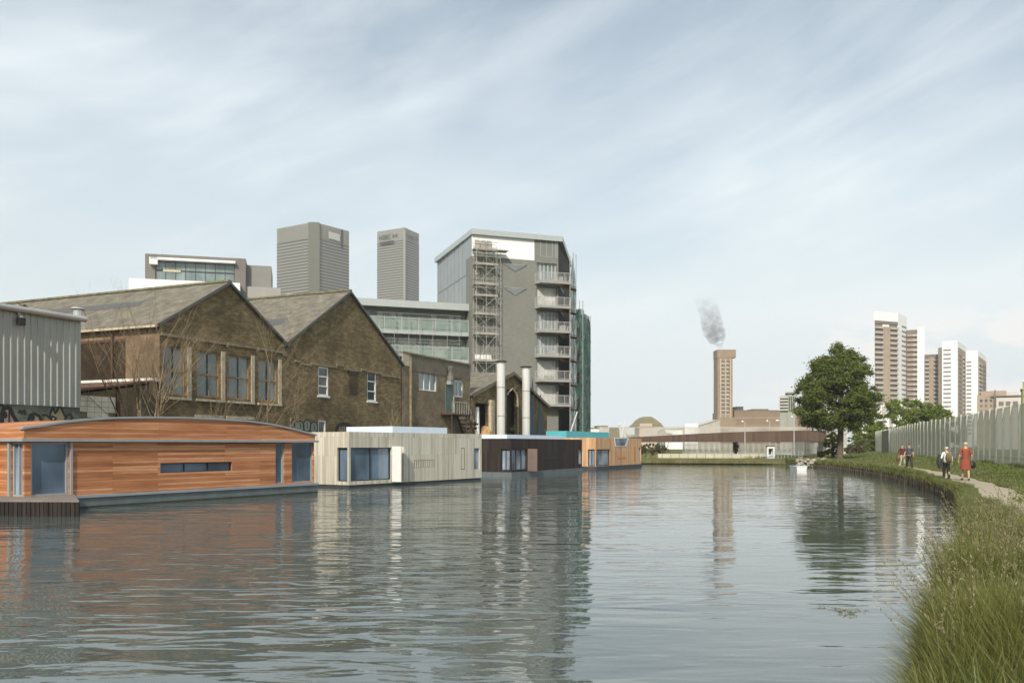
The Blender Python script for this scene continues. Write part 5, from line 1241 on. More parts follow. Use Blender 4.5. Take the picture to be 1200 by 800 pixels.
# ------------------------------------------------------------ right: residential towers
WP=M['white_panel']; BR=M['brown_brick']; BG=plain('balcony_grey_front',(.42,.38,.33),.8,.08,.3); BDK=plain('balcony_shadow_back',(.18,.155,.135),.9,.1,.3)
def tower_frame(pxc,d,pyc,px1,py1):
    """corner at pxc, right face running to px1"""
    z=H+(HY-pyc)/FPX*d; d1=(z-H)*FPX/(HY-py1); A=Vector(((pxc-600)/FPX*d,d)); B=Vector(((px1-600)/FPX*d1,d1)); return z,A,B
# tower A: front face to the left of the corner is balconied, right face white
def balconies(t,F,x0,x1,z0,z1,n,y,gm=None,back=True):
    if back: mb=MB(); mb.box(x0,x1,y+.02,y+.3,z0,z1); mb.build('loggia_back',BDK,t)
    h=(z1-z0)/n
    for i in range(n):
        mb=MB(); mb.box(x0,x1,y-.9,y,z0+i*h,z0+i*h+h*.42); mb.build('balcony',gm or BG,t)
def slots(t,x0,x1,z0,z1,n,y,axis='y'):
    h=(z1-z0)/n
    for i in range(n):
        mb=MB(); a=z0+i*h+h*.35
        if axis=='y': mb.box(x0,x1,y-.06,y,a,a+h*.36)
        else: mb.box(y,y+.06,x0,x1,a,a+h*.36)
        mb.build('window',BDK,t)
d=470.
ang=R(24); FA=Frame((1052.5-600)/FPX*d,d,ang)       # corner between front (local -x side) and right face (local y)
zt_=H+(HY-367)/FPX*d
# front face lies along -x; right (white) end face seen beyond the corner
t=thing('residential_tower','tallest white and brown residential tower, nearest the round tree','residential tower',FA.loc(),FA.a,'residential towers on the right')
xl=FA.hit(1024.3)[0]; bs1,bs0=FA.hit(1042)[0],FA.hit(1034)[0]
A2=ang
ze=zt_-6.5
yr=22.
# right face: find depth so that it spans to px 1063
def depth_to(F,px,x=0): return F.hitx(px,HY,x)[0]
# camera sees the right-hand face only if it is splayed; build it so
def splay(F,px,py):     # point on sight line px where height zt_ appears at py
    dd=(zt_-H)*FPX/(HY-py); X=(px-600)/FPX*dd; rx,ry=X-F.o[0],dd-F.o[1]; return (rx*F.u[0]+ry*F.u[1], rx*F.v[0]+ry*F.v[1])
pr=splay(FA,1063,371.5)
mb=MB(); mb.prism_xy([(xl,0),(0,0),pr,(pr[0]+xl,pr[1]+2)],0,zt_); mb.build('wall',WP,t)
balconies(t,FA,xl+.4,bs0,8,ze,22,-.05); balconies(t,FA,bs1,-.6,8,ze,22,-.05)
mb=MB(); mb.box(bs0,bs1,-.7,-.001,8,ze-1.5); mb.build('brick_strip',M['brown_brick'],t)
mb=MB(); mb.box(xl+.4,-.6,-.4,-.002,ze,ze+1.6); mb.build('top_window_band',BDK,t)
# slots on white face
v_=Vector(pr); L_=v_.length; v_.normalize(); nn=Vector((v_.y,-v_.x))
def slots_on(t,O,v,n_,s0,s1,z0,z1,k):
    h=(z1-z0)/k
    for i in range(k):
        a=O+v*s0+n_*.08; b=O+v*s1+n_*.08; z=z0+i*h+h*.35; mb=MB()
        mb.add([(a.x,a.y,z),(b.x,b.y,z),(b.x,b.y,z+h*.33),(a.x,a.y,z+h*.33)],[(0,1,2,3)]); mb.add([(a.x-n_.x*.07,a.y-n_.y*.07,z),(b.x-n_.x*.07,b.y-n_.y*.07,z),(b.x-n_.x*.07,b.y-n_.y*.07,z+h*.33),(a.x-n_.x*.07,a.y-n_.y*.07,z+h*.33)],[(3,2,1,0)])
        mb.build('window',BDK,t)
slots_on(t,Vector((0,0)),v_,nn,L_*.40,L_*.9,10,zt_-5,22)
# lower rear wing of A (balconies then white)
t=thing('residential_tower','lower brown balconied tower with a white edge, joined behind the tallest tower','residential tower',(( 1063-600)/FPX*482,482,0),-R(24),'residential towers on the right')
F2=Frame((1063-600)/FPX*482,482,-R(24)); zt2=H+(HY-385.5)/FPX*485
xw=F2.hit(1075)[0]; xe=F2.hit(1083)[0]
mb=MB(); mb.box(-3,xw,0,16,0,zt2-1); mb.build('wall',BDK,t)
balconies(t,F2,0,xw*.5,8,zt2-2,21,-.05,M['brown_brick'],False); balconies(t,F2,xw*.52,xw,8,zt2-2,21,-.05,BG,False)
mb=MB(); mb.box(xw,xe,-1,16,0,zt2); mb.build('gable_wall',WP,t)
# podium wing
t=thing('white_podium','low white stepped podium building at the foot of the tallest residential tower','podium',((1016-600)/FPX*455,455,0),-R(22)); k=.455
mb=MB(); mb.box(-2*k,14*k,0,8,0,H+(HY-481)/FPX*455); mb.box(14*k,38*k,1,8,0,H+(HY-474)/FPX*455); mb.box(-12*k,-2*k,2,8,0,H+(HY-488)/FPX*455); mb.build('wall',WP,t)
mb=MB(); mb.box(16*k,20*k,.9,1,5,H+(HY-476)/FPX*455); mb.box(24*k,28*k,.9,1,5,H+(HY-476)/FPX*455); mb.build('window_strip',BG,t)
# tower B: brown low wing, white face, brown side
d=500.; FB2=Frame((1104-600)/FPX*d,d,-R(26)); zt_=H+(HY-400)/FPX*d
t=thing('residential_tower','white slab tower with slot windows and brown side, middle of the far group','residential tower',FB2.loc(),FB2.a,'residential towers on the right')
xe=FB2.hit(1122)[0]; pr=splay(FB2,1132,406)
mb=MB(); mb.add([(0,0,0),(xe,0,0),(xe,0,zt_),(0,0,zt_)],[(0,1,2,3)]); mb.add([(0,0,zt_),(xe,0,zt_),(pr[0],pr[1],zt_),(pr[0]-xe,pr[1],zt_)],[(0,1,2,3)])
mb.add([(xe,0,0),(pr[0],pr[1],0),(pr[0],pr[1],zt_),(xe,0,zt_)],[(0,1,2,3)]); mb.add([(0,0,0),(pr[0]-xe,pr[1],0),(pr[0]-xe,pr[1],zt_),(0,0,zt_)],[(3,2,1,0)]); mb.build('wall',WP,t)
slots(t,xe*.08,xe*.58,8,zt_-4,20,-.0)
O=Vector((xe,0)); v_=Vector(pr)-O; L_=v_.length; v_.normalize(); nn=Vector((v_.y,-v_.x))
def face_panel(t,O,v,n_,s0,s1,z0,z1,m,off,name):
    a=O+v*s0+n_*off; b=O+v*s1+n_*off; a2=O+v*s0; b2=O+v*s1; mb=MB()
    mb.add([(a.x,a.y,z0),(b.x,b.y,z0),(b.x,b.y,z1),(a.x,a.y,z1),(a2.x,a2.y,z0),(b2.x,b2.y,z0),(b2.x,b2.y,z1),(a2.x,a2.y,z1)],[(0,1,2,3),(4,7,6,5),(3,2,6,7),(0,4,5,1),(0,3,7,4),(1,5,6,2)]); mb.build(name,m,t)
face_panel(t,O,v_,nn,L_*.04,L_*.92,4,zt_-3.5,BR,.12,'brick_side')
for i in range(20):
    z=6+i*(zt_-12)/20; face_panel(t,O,v_,nn,L_*.15,L_*.45,z,z+1.2,BDK,.2,'window'); face_panel(t,O,v_,nn,L_*.6,L_*.85,z,z+1.2,BG,.6,'balcony')
mb=MB(); mb.box(-4*.5,-.02,.5,8,0,H+(HY-407)/FPX*d); mb.build('service_shaft',plain('grey_brown_shaft',(.2,.17,.15),.8,.1),t)
F3=Frame((1083.5-600)/FPX*512,512,-R(25)); xe=F3.hit(1100)[0]; z3=H+(HY-415.5)/FPX*512
t=thing('residential_tower','brown balconied tower between the tallest tower and the white slab tower','residential tower',F3.loc(),F3.a,'residential towers on the right')
mb=MB(); mb.box(0,xe,0,14,0,z3); mb.build('wall',BR,t)
balconies(t,F3,.3,xe*.32,8,z3-1.5,19,-.05); balconies(t,F3,xe*.66,xe-.2,8,z3-1.5,19,-.05)
mb=MB(); mb.box(0,xe,-.2,0,z3-1.4,z3); mb.build('top_window_band',BDK,t)
d=540.; F4=Frame((1132-600)/FPX*d,d,-R(27)); zt_=H+(HY-411)/FPX*d
t=thing('residential_tower','white slab tower with slot windows and brown side, rightmost and farthest of the group','residential tower',F4.loc(),F4.a,'residential towers on the right')
xe=F4.hit(1146)[0]; pr=splay(F4,1156,418)
mb=MB(); mb.add([(0,0,0),(xe,0,0),(xe,0,zt_),(0,0,zt_)],[(0,1,2,3)]); mb.add([(0,0,zt_),(xe,0,zt_),(pr[0],pr[1],zt_),(pr[0]-xe,pr[1],zt_)],[(0,1,2,3)])
mb.add([(xe,0,0),(pr[0],pr[1],0),(pr[0],pr[1],zt_),(xe,0,zt_)],[(0,1,2,3)]); mb.add([(0,0,0),(pr[0]-xe,pr[1],0),(pr[0]-xe,pr[1],zt_),(0,0,zt_)],[(3,2,1,0)]); mb.build('wall',WP,t)
slots(t,xe*.04,xe*.45,8,zt_-6,19,0.)
O=Vector((xe,0)); v_=Vector(pr)-O; L_=v_.length; v_.normalize(); nn=Vector((v_.y,-v_.x))
face_panel(t,O,v_,nn,L_*.04,L_*.95,4,zt_-3.5,BR,.12,'brick_side')
for i in range(19):
    z=6+i*(zt_-12)/19; face_panel(t,O,v_,nn,L_*.1,L_*.45,z,z+1.4,BG,.6,'balcony'); face_panel(t,O,v_,nn,L_*.55,L_*.9,z,z+1.4,BDK,.3,'window')
# brown low-rise
d=300.; F5=Frame((1145-600)/FPX*d,d,-R(29)); k=.3; z=lambda py:H+(HY-py)/FPX*d
t=thing('low_rise_flats','low brown and white block of flats behind the fence, below the right-hand towers','flats',F5.loc(),F5.a)
mb=MB(); mb.box(0,17*k,0,12,0,z(463)); mb.box(4*k,30*k,2,14,0,z(458)); mb.build('wall',M['brown_brick'],t)
mb=MB(); mb.box(19.5*k,44*k,-.5,10,0,z(466.5)); mb.box(30*k,42*k,2,12,z(466.4),z(459.5)); mb.build('white_wing',plain('off_white_render',(.55,.52,.47),.8,.06),t)
mb=MB(); mb.box(17.5*k,19*k,-.8,.2,0,z(457.5)); mb.build('shaft',BDK,t)
mb=MB(); mb.box(14*k,46*k,-.7,10,z(465.4),z(464)); mb.build('roof_edge',BDK,t)
for i in range(3):
    for j in range(3):
        mb=MB(); mb.box((3+i*5)*k,(5.5+i*5)*k,-.06,0,z(471+j*6),z(468+j*6)); mb.build('window',BDK if j else M['win'],t)
    mb=MB(); mb.box((22+i*7)*k,(27+i*7)*k,-.58,-.5,z(476),z(471)); mb.build('window',BDK,t)
d=230.; t=thing('yellow_green_building','edge of a yellow-green rendered building cut off by the right border','building',((1196.5-600)/FPX*d,d,0),-R(31)); k=.23; z=lambda py:H+(HY-py)/FPX*d
mb=MB(); mb.box(1.5*k,40*k,0,12,0,z(447)); mb.box(0,40*k,1,12,0,z(456)); mb.build('wall',plain('yellow_green_render',(.30,.32,.14),.8,.1,.3),t)
mb=MB(); mb.box(-.2,40*k,-.3,12,z(456),z(454.6)); mb.build('roof_edge',M['cream'],t)
mb=MB(); mb.box(2.5*k,4.5*k,-.06,0,z(466),z(462)); mb.build('window',BDK,t)
# ------------------------------------------------------------ right bank: mesh fence
FP=[(21.5,30),(24.6,38),(28.2,47),(34.6,64),(42.3,88),(48.5,106),(58,133),(84,209)]
def fence_pt(s):      # by distance along
    for a,b in zip(FP[:-1],FP[1:]):
        L=math.dist(a,b)
        if s<=L: return Vector(a)+(Vector(b)-Vector(a))*(s/L), (Vector(b)-Vector(a)).normalized()
        s-=L
    return Vector(FP[-1]), (Vector(FP[-1])-Vector(FP[-2])).normalized()
FT=sum(math.dist(a,b) for a,b in zip(FP[:-1],FP[1:]))
t=thing('mesh_fence','tall grey-green wire mesh security fence with steel posts running along the towpath','fence',(0,0,0))
PM=plain('galvanised_fence_post',(.47,.48,.41),.55,.08,.8)
mesh=NT('fine_wire_mesh'); vv,ob_,_s=uvwall(mesh)
f=mesh.noise(.5,4,ob_); mesh.L(mesh.ramp(f,[(.3,(.33,.34,.26)),(.7,(.46,.46,.37))]),mesh.b.inputs['Base Color']); mesh.setp(Roughness=.8)
tr=mesh.N('ShaderNodeBsdfTransparent'); mxs=mesh.N('ShaderNodeMixShader'); mxs.inputs[0].default_value=.80
mtl=mesh.N('ShaderNodeBsdfTranslucent'); mtl.inputs['Color'].default_value=(.5,.5,.4,1); mm0=mesh.N('ShaderNodeMixShader'); mm0.inputs[0].default_value=.35; mesh.L(mesh.b.outputs[0],mm0.inputs[1]); mesh.L(mtl.outputs[0],mm0.inputs[2])
mesh.L(tr.outputs[0],mxs.inputs[1]); mesh.L(mm0.outputs[0],mxs.inputs[2]); mesh.L(mxs.outputs[0],mesh.n['Material Output'].inputs['Surface'])
ZF=4.5; pitch=2.4; n=int(FT/pitch)
for i in range(n):
    p,dv_=fence_pt(i*pitch); q,_=fence_pt((i+1)*pitch); nn=Vector((dv_.y,-dv_.x))
    if i<95:
        mb=MB(); c=p-nn*.07; h=.062
        a=[c+dv_*h+nn*.05,c-dv_*h+nn*.05,c-dv_*h-nn*.05,c+dv_*h-nn*.05]
        mb.prism_xy([tuple(x) for x in a],GZ-.1,ZF+.06+.05*math.sin(i*2.3)); mb.build('post',PM,t,recalc=True)
    if i<95:
        mb=MB(); mb.add([(p.x,p.y,GZ),(q.x,q.y,GZ),(q.x,q.y,ZF),(p.x,p.y,ZF)],[(0,1,2,3)])
        mb.build('mesh_panel',mesh.mat,t)
    if i<48:
        for z in (GZ+.9,ZF-.03): mb=MB(); mb.bar((p.x,p.y,z),(q.x,q.y,z),.022); mb.build('rail',PM,t)
p,dv_=fence_pt(85)
t=thing('fence_gate','solid olive gate panel set in the far end of the mesh fence','gate',(0,0,0))
a,_=fence_pt(97); b,_=fence_pt(110); nn=Vector((_.y,-_.x))
mb=MB(); mb.prism_xy([tuple(a-nn*.1),tuple(b-nn*.1),tuple(b-nn*.3),tuple(a-nn*.3)],GZ,4.3); mb.build('leaf',plain('olive_gate',(.11,.115,.06),.7,.15,.5),t,recalc=True)
mb=MB(); mb.bar((a.x-.2,a.y,GZ),(a.x-.2,a.y,4.6),.12); mb.build('post',PM,t)
# pale yard buildings behind the fence
t=thing('yard_building','pale low yard building with square openings seen through the mesh fence','building',(0,0,0))
a=Vector((34,52)); dv_=Vector((.35,.94)).normalized(); nn=Vector((dv_.y,-dv_.x))
mb=MB()
A_=a+nn*6
for i in range(8):
    p=A_+dv_*(i*3.2); mb.prism_xy([tuple(p),tuple(p+nn*.5),tuple(p+nn*.5+dv_*.6),tuple(p+dv_*.6)],GZ,3.3)
p=A_; q=A_+dv_*23.4
mb.prism_xy([tuple(p),tuple(p+nn*5),tuple(q+nn*5),tuple(q)],2.9,3.4); mb.build('frame',M['concrete'],t,recalc=True)
mb=MB(); p=A_+nn*3; q=q+nn*3; mb.prism_xy([tuple(p),tuple(p+nn*.3),tuple(q+nn*.3),tuple(q)],GZ,2.9); mb.build('wall',M['soffit'],t,recalc=True)

# ------------------------------------------------------------ trees
def crown_tree(name,label,loc,rows,nclump,nleaf,leaf,mat,trunk_r,seed,group=None,depth=.85,zb=None,lean=0.):
    """rows: (z, xl, xr) crown outline relative to the trunk foot"""
    t=thing(name,label,'tree',loc,0,group); r=random.Random(seed)
    zs=[q[0] for q in rows]; cs=[]; rs=[]
    z0_,z1_=min(zs),max(zs)
    k=0
    while len(cs)<nclump and k<nclump*40:
        k+=1
        z=r.uniform(z0_,z1_); xl=np.interp(z,zs,[q[1] for q in rows]); xr=np.interp(z,zs,[q[2] for q in rows])
        w=(xr-xl)/2; c=(xl+xr)/2
        if r.random()>(w/((max(q[2]-q[1] for q in rows))/2))**1.2: continue
        a=r.uniform(0,6.283); rr=math.sqrt(r.uniform(.25,1.)); rad=r.uniform(.08,.20)*(z1_-z0_)*.55
        rx=max(0,w-rad*.7)*rr; cs.append((c+math.cos(a)*rx, math.sin(a)*rx*depth, z)); rs.append(rad)
    leaves(cs,rs,nleaf,leaf,mat,'crown',t,seed=seed,shell=.1,flat=.8)
    mb=MB(); top=z0_+(z1_-z0_)*.62; zf=z0_+(z1_-z0_)*.08
    mb.tube([(0,0,-.2),(0.02,0,.3),(.05+lean*.4,0,zf),(lean,0,z0_+(z1_-z0_)*.3),(lean*1.2,.1,top)],[trunk_r*1.5,trunk_r,trunk_r*.82,trunk_r*.55,trunk_r*.2],10)
    tr_=mb.build('trunk',M['bark'],t)
    for i in r.sample(range(len(cs)),min(26,len(cs))):
        c=cs[i]; zz0=r.uniform(zf*.85,min(c[2],top)); zz0=min(zz0,c[2]-.2)
        b=Vector((lean*min(1,zz0/max(zf,1)),0,max(.8,zz0))); e=Vector(c); m=b.lerp(e,.5)+Vector((0,0,-.25+.5*r.random()))
        mb=MB(); mb.tube([b,m,e],[trunk_r*.38,trunk_r*.2,.03],6); mb.build('limb',M['bark'],tr_)
    return t
WK=1.10; TD=92.; tx=(984-600)/FPX*TD
def trow(py,l,r): return (H+(HY-py)/FPX*TD-GZ,(982+(l-982)*WK-984)/FPX*TD,(982+(r-982)*WK-984)/FPX*TD)
crown_tree('round_tree','large round-crowned dark green tree standing on the towpath verge before the towers',(tx,TD,GZ),
  [trow(503,962,1006),trow(497,942,1018),trow(480,931,1027),trow(462,934,1029),trow(450,939,1022),trow(436,945,1024),trow(422,955,1013),trow(413,966,1002),trow(405,978,994)],270,140000,.20,M['leaf_big'],.34,21,lean=.25)
# bright bushes behind the fence
def bush(px,pt,d,w,lab,seed,mat='leaf_bush',grp='bright green trees behind the fence',n=9000,leaf=.28,base=None):
    X=(px-600)/FPX*d; zt_=H+(HY-pt)/FPX*d-GZ; hw_=w/FPX*d/2
    rows=[(.5,-hw_*.8,hw_*.8),(zt_*.35,-hw_,hw_),(zt_*.62,-hw_*.92,hw_*.92),(zt_*.85,-hw_*.62,hw_*.62),(zt_*.95,-hw_*.3,hw_*.3)]
    crown_tree('bushy_tree',lab,(X,d,GZ),rows,110,int(n*1.5),leaf*1.1,M[mat],.2,seed,grp)
bush(1062,465,150,92,'broad bright green domed tree behind the fence, in front of the tallest residential tower',41,n=24000)
bush(1094,471,146,62,'bright green domed tree behind the fence, below the white slab tower',42,n=16000)
bush(1032,485,165,64,'lower yellow-green tree between the round tree and the broad domed tree',43,n=9000)
bush(1012,499,150,40,'small yellow-green tree just right of the round tree trunk',44,n=5000)
bush(976,505,104,24,'light green bush under the left side of the round tree crown',45,grp=None,n=6000,leaf=.16)
bush(962,528,96,12,'small green bush at the stony bank corner beside the round tree',46,grp=None,n=2500,leaf=.12)
bush(1001,520,118,26,'pale green scrub behind the trunk of the round tree',47,mat='leaf_dry',grp=None,n=4000,leaf=.18)
bush(765,519,112,42,'dark green scrub on the far bank beside the tan houseboat, under the bridge',48,mat='leaf_dry',grp='scrub on the far bank',n=7000,leaf=.17)
bush(742,518,109,34,'scrubby bush half hidden behind the end of the tan houseboat',49,mat='leaf_big',grp='scrub on the far bank',n=5000,leaf=.17)
bush(862,513,128,9,'small bare looking scrub under the middle of the bridge',50,mat='leaf_dry',grp='scrub on the far bank',n=900,leaf=.15)
# far tree line on the horizon (a far-off wood)
cs=[];rs=[]; r_=random.Random(9)
for i in range(150):
    a=r_.uniform(-.75,.80); d=r_.uniform(420,760); cs.append((a*d,d,r_.uniform(2,6))); rs.append(r_.uniform(4,8))
o=leaves(cs,rs,26000,1.6,M['leaf_dry'],'distant_wood',None,seed=9); tag(o,'hazy far-off belt of trees along the horizon','wood',kind='stuff')

# bare trees on the left bank
def bare_tree(label,F,px,y,base_z,htop,spread,nst,seed,group='bare trees before the brick workshops',r0=.06,pts=None,extra=3):
    x,_=F.hit(px,HY,y); X=F.o[0]+F.u[0]*x+F.v[0]*y; Y=F.o[1]+F.u[1]*x+F.v[1]*y
    t=thing('bare_tree',label,'tree',(X,Y,base_z),0,group); r=random.Random(seed)
    def grow(mb,p,d,L,rad,lev):
        pts_=[p]; n=4; q=Vector(p); dd=Vector(d)
        for i in range(n):
            dd=(dd+Vector((r.uniform(-.24,.24),r.uniform(-.24,.24),r.uniform(-.04,.16)))).normalized(); q=q+dd*(L/n); pts_.append(q.copy())
        mb.tube(pts_,[rad*(1-.72*i/n) for i in range(n+1)],4 if lev else 5)
        if lev<3:
            for i in range(extra if lev else extra+2):
                k=r.uniform(.25,.98); idx=min(n-1,int(k*n)); b=pts_[idx].lerp(pts_[idx+1],k*n-idx)
                a=r.uniform(0,6.28); sd_=(dd+Vector((math.cos(a),math.sin(a),r.uniform(-.1,.5)))*r.uniform(.5,.95)).normalized()
                grow(mb,b,sd_,L*r.uniform(.36,.6),rad*(1-.7*k)*.62,lev+1)
    for s_ in range(nst):
        a=r.uniform(0,6.28) if nst>1 else 0; sp_=spread*r.uniform(.3,1.) if nst>1 else .03
        mb=MB(); d0=Vector((math.cos(a)*sp_,math.sin(a)*sp_,1)).normalized()
        grow(mb,Vector((math.cos(a)*.15,math.sin(a)*.15,0)) if nst>1 else Vector((0,0,0)),d0,htop*r.uniform(.75,1.),r0*r.uniform(.7,1.),0)
        mb.build('trunk' if s_==0 else 'stem',M['twig'],t)
    return t
bare_tree('bare many-stemmed tree spreading before the left corner of the sash-windowed workshop',FB,172,-1.2,.85,8.4,.50,10,3,r0=.075,extra=4)
bare_tree('bare tangled bush between the middle sash windows of the first workshop',FB,248,-.7,.85,6.2,.6,5,31,r0=.04,extra=4)
bare_tree('slim bare sapling with long side branches between the two gables',FB,312,-1.3,.85,8.2,.2,1,12,r0=.085,extra=5)
bare_tree('thin bare sapling leaning left in front of the two right-hand sash windows',FB,285,-1.0,.85,6.8,.35,3,15,r0=.04)
bare_tree('scraggly bare bush against the wall below the right narrow white window',FB,452,-.8,.85,4.6,.55,3,18,r0=.05)
bare_tree('small bare bush at the drainpipe of the brick annex',FB,476,-.8,.85,3.4,.5,2,19,r0=.05)
bare_tree('bare twiggy tree beside the graffiti letters of the second workshop',FB,338,-.9,.85,6.2,.55,4,22,r0=.045)

# ------------------------------------------------------------ timber piling along the towpath edge
ES=[Vector(p) for p in EDGE_S]
def edge_at(s):
    for a,b in zip(ES[:-1],ES[1:]):
        L=(b-a).length
        if s<=L: return a+(b-a)*(s/L),(b-a).normalized()
        s-=L
    return ES[-1],(ES[-1]-ES[-2]).normalized()
ET=sum((b-a).length for a,b in zip(ES[:-1],ES[1:]))
def edgeX(Y): return float(np.interp(Y,[p.y for p in ES],[p.x for p in ES]))
t=thing('timber_piling','weathered timber piling with upright stakes holding the towpath bank','piling',(0,0,0))
WD=plain('wet_grey_brown_timber',(.12,.10,.065),.9,.35,3)
s0=next(s for s in np.arange(0,ET,.5) if edge_at(s)[0].y>22)
mb=MB(); s=s0
while s<ET-9:
    p,dv_=edge_at(s); q,_=edge_at(s+.9); nn=Vector((-dv_.y,dv_.x))*.05
    mb.add([(p.x+nn.x,p.y+nn.y,-.3),(q.x+nn.x,q.y+nn.y,-.3),(q.x+nn.x,q.y+nn.y,.36),(p.x+nn.x,p.y+nn.y,.36)],[(0,1,2,3)],0)
    mb.add([(p.x+nn.x*2,p.y+nn.y*2,.14),(q.x+nn.x*2,q.y+nn.y*2,.14),(q.x+nn.x*2,q.y+nn.y*2,.26),(p.x+nn.x*2,p.y+nn.y*2,.26)],[(0,1,2,3)],1); s+=.9
mb.build('boards',[WD,plain('pale_waling',(.26,.23,.16),.9,.3,2)],t)
r_=random.Random(2)
for i in range(98):
    p,dv_=edge_at(s0+i*.58*(1+.002*i)); nn=Vector((-dv_.y,dv_.x))*.13; mb=MB(); h=.5+r_.uniform(-.1,.14); l=r_.uniform(-.04,.04)
    mb.tube([(p.x+nn.x,p.y+nn.y,-.35),(p.x+nn.x+l,p.y+nn.y,h)],[.045,.035],5); mb.build('stake',WD,t)

# ------------------------------------------------------------ grass
def pathX(Y): return float(np.interp(Y,[p[1] for p in PATHS],[p[0] for p in PATHS]))
def fenceX(Y): return float(np.interp(Y,[p[1] for p in FP],[p[0] for p in FP])) if Y>30 else 21.5-(30-Y)*.36
def blades(name,label,P,hgt,wid,lean,mat,seg=3,curl=.5,seed=1):
    n=len(P); r=np.random.default_rng(seed); az=r.uniform(0,2*np.pi,n); dirx,diry=np.cos(az),np.sin(az)
    la=r.uniform(0,2*np.pi,n); lx,ly=np.cos(la)*.5+lean[0],np.sin(la)*.5+lean[1]
    V=np.zeros((n,seg*2+1,3),np.float32)
    for k in range(seg+1):
        s=k/seg; w=wid*(1-s)**.7 if k<seg else 0
        cx=P[:,0]+lx*hgt*curl*s**2; cy=P[:,1]+ly*hgt*curl*s**2; cz=P[:,2]+hgt*s*(1-.22*s*np.hypot(lx,ly))
        if k<seg:
            V[:,2*k]=np.stack([cx-dirx*w/2,cy-diry*w/2,cz],1); V[:,2*k+1]=np.stack([cx+dirx*w/2,cy+diry*w/2,cz],1)
        else: V[:,2*seg]=np.stack([cx,cy,cz],1)
    tri=[]
    for k in range(seg-1): tri+= [(2*k,2*k+1,2*k+3),(2*k,2*k+3,2*k+2)]
    tri.append((2*seg-2,2*seg-1,2*seg)); tri=np.array(tri)
    F=(np.arange(n)[:,None,None]*(2*seg+1)+tri[None]).reshape(-1,3)
    o=npmesh(name,V.reshape(-1,3),F,mat); 
    if label: tag(o,label,'grass',kind='stuff')
    return o
def grassmat(name,a,b,c,tr_=.4):
    t=NT(name); g=t.N('ShaderNodeNewGeometry'); f=t.noise(.55,4,t.coord()); ff=t.math('ADD',t.math('MULTIPLY',g.outputs['Random Per Island'],.55),t.math('MULTIPLY',f,.5))
    cc=t.ramp(ff,[(.2,a),(.5,b),(.8,c)]); t.L(cc,t.b.inputs['Base Color']); t.setp(Roughness=.55); t.b.inputs['Specular IOR Level'].default_value=.3
    tl=t.N('ShaderNodeBsdfTranslucent'); t.L(cc,tl.inputs['Color']); mx_=t.N('ShaderNodeMixShader'); mx_.inputs[0].default_value=tr_
    t.L(t.b.outputs[0],mx_.inputs[1]); t.L(tl.outputs[0],mx_.inputs[2]); t.L(mx_.outputs[0],t.n['Material Output'].inputs['Surface']); return t.mat
G1=grassmat('olive_green_grass',(.055,.075,.014),(.15,.175,.036),(.32,.31,.12))
G2=grassmat('dry_seed_grass',(.14,.125,.05),(.24,.215,.10),(.36,.33,.20))
G3=grassmat('fresh_verge_weeds',(.09,.115,.03),(.17,.20,.065),(.27,.28,.13))
def scatter(n,y0,y1,xfun0,xfun1,seed,pw=1.6):
    r=np.random.default_rng(seed); u=r.random(n); Y=(y0**(1-pw)+(y1**(1-pw)-y0**(1-pw))*u)**(1/(1-pw)) if pw!=1 else y0*(y1/y0)**u
    x0=np.array([xfun0(y) for y in Y]); x1=np.array([xfun1(y) for y in Y]); X=x0+(x1-x0)*r.random(n)
    return X,Y,(X-x0)
lim=lambda Y: .68*Y+.8
# bank strip between water edge and path, long grass
X,Y,e=scatter(110000,3.6,46,lambda y:edgeX(y)-.02,lambda y:max(edgeX(y)+.5,min(pathX(y)-.9,lim(y))),1,1.35)
cl=np.sin(X*1.7+Y*.9)*np.sin(Y*1.3-X*.6)
r=np.random.default_rng(3); h=(.42+.38*r.random(len(X)))*(1+.38*cl)*np.interp(Y,[4,9,13,18,24,40],[1,1,.82,.55,.42,.38])
wdt=.007*(1+.10*Y)
_b=dict(P=np.stack([X,Y,np.full_like(X,GZ-.12)],1)); _k=Y<16.5+2*np.sin(X*3)
blades('bank_turf','pale green tufted grass along the top of the timber piling',_b['P'][~_k],h[~_k],wdt[~_k],(-.22,-.1),G3,3,.5,44)
blades('long_grass','long olive green grass growing over the towpath bank down to the water',_b['P'][_k],h[_k],wdt[_k],(-.22,-.1),G1,3,.5,4)
# overhanging grass at the very edge
X,Y,e=scatter(26000,3.8,90,lambda y:edgeX(y)-.14,lambda y:edgeX(y)+.22,5,1.25)
r=np.random.default_rng(6); h=(.30+.35*r.random(len(X)))*np.interp(Y,[4,15,25,90],[1,.8,.6,.6]); 
blades('edge_grass','fringe of grass hanging over the timber piling at the water edge',np.stack([X,Y,np.full_like(X,.38)],1),h,.007*(1+.1*Y),(-.5,-.1),G1,3,.7,7)
# tall seeding stems
X,Y,e=scatter(620,5.0,15,lambda y:edgeX(y)-.10,lambda y:min(edgeX(y)+1.6,lim(y)),8,1.3)
r=np.random.default_rng(9); n=len(X); h=.75+.45*r.random(n)
blades('seeding_grass_stems','tall thin dry grass stems leaning out over the water',np.stack([X,Y,np.full_like(X,GZ-.1)],1),h,np.full(n,.005)*(1+.06*Y),(-.35,-.05),G2,4,.5,10)
_X,_Y,_e=scatter(2600,3.8,17,lambda y:edgeX(y)+.15,lambda y:lim(y),28,1.3); _r=np.random.default_rng(29)
blades('broad_grass','broader bright green leaves among the long grass',np.stack([_X,_Y,np.full_like(_X,GZ-.1)],1),.35+.35*_r.random(len(_X)),.018*(1+.05*_Y),(-.3,-.1),G3,3,.8,30)
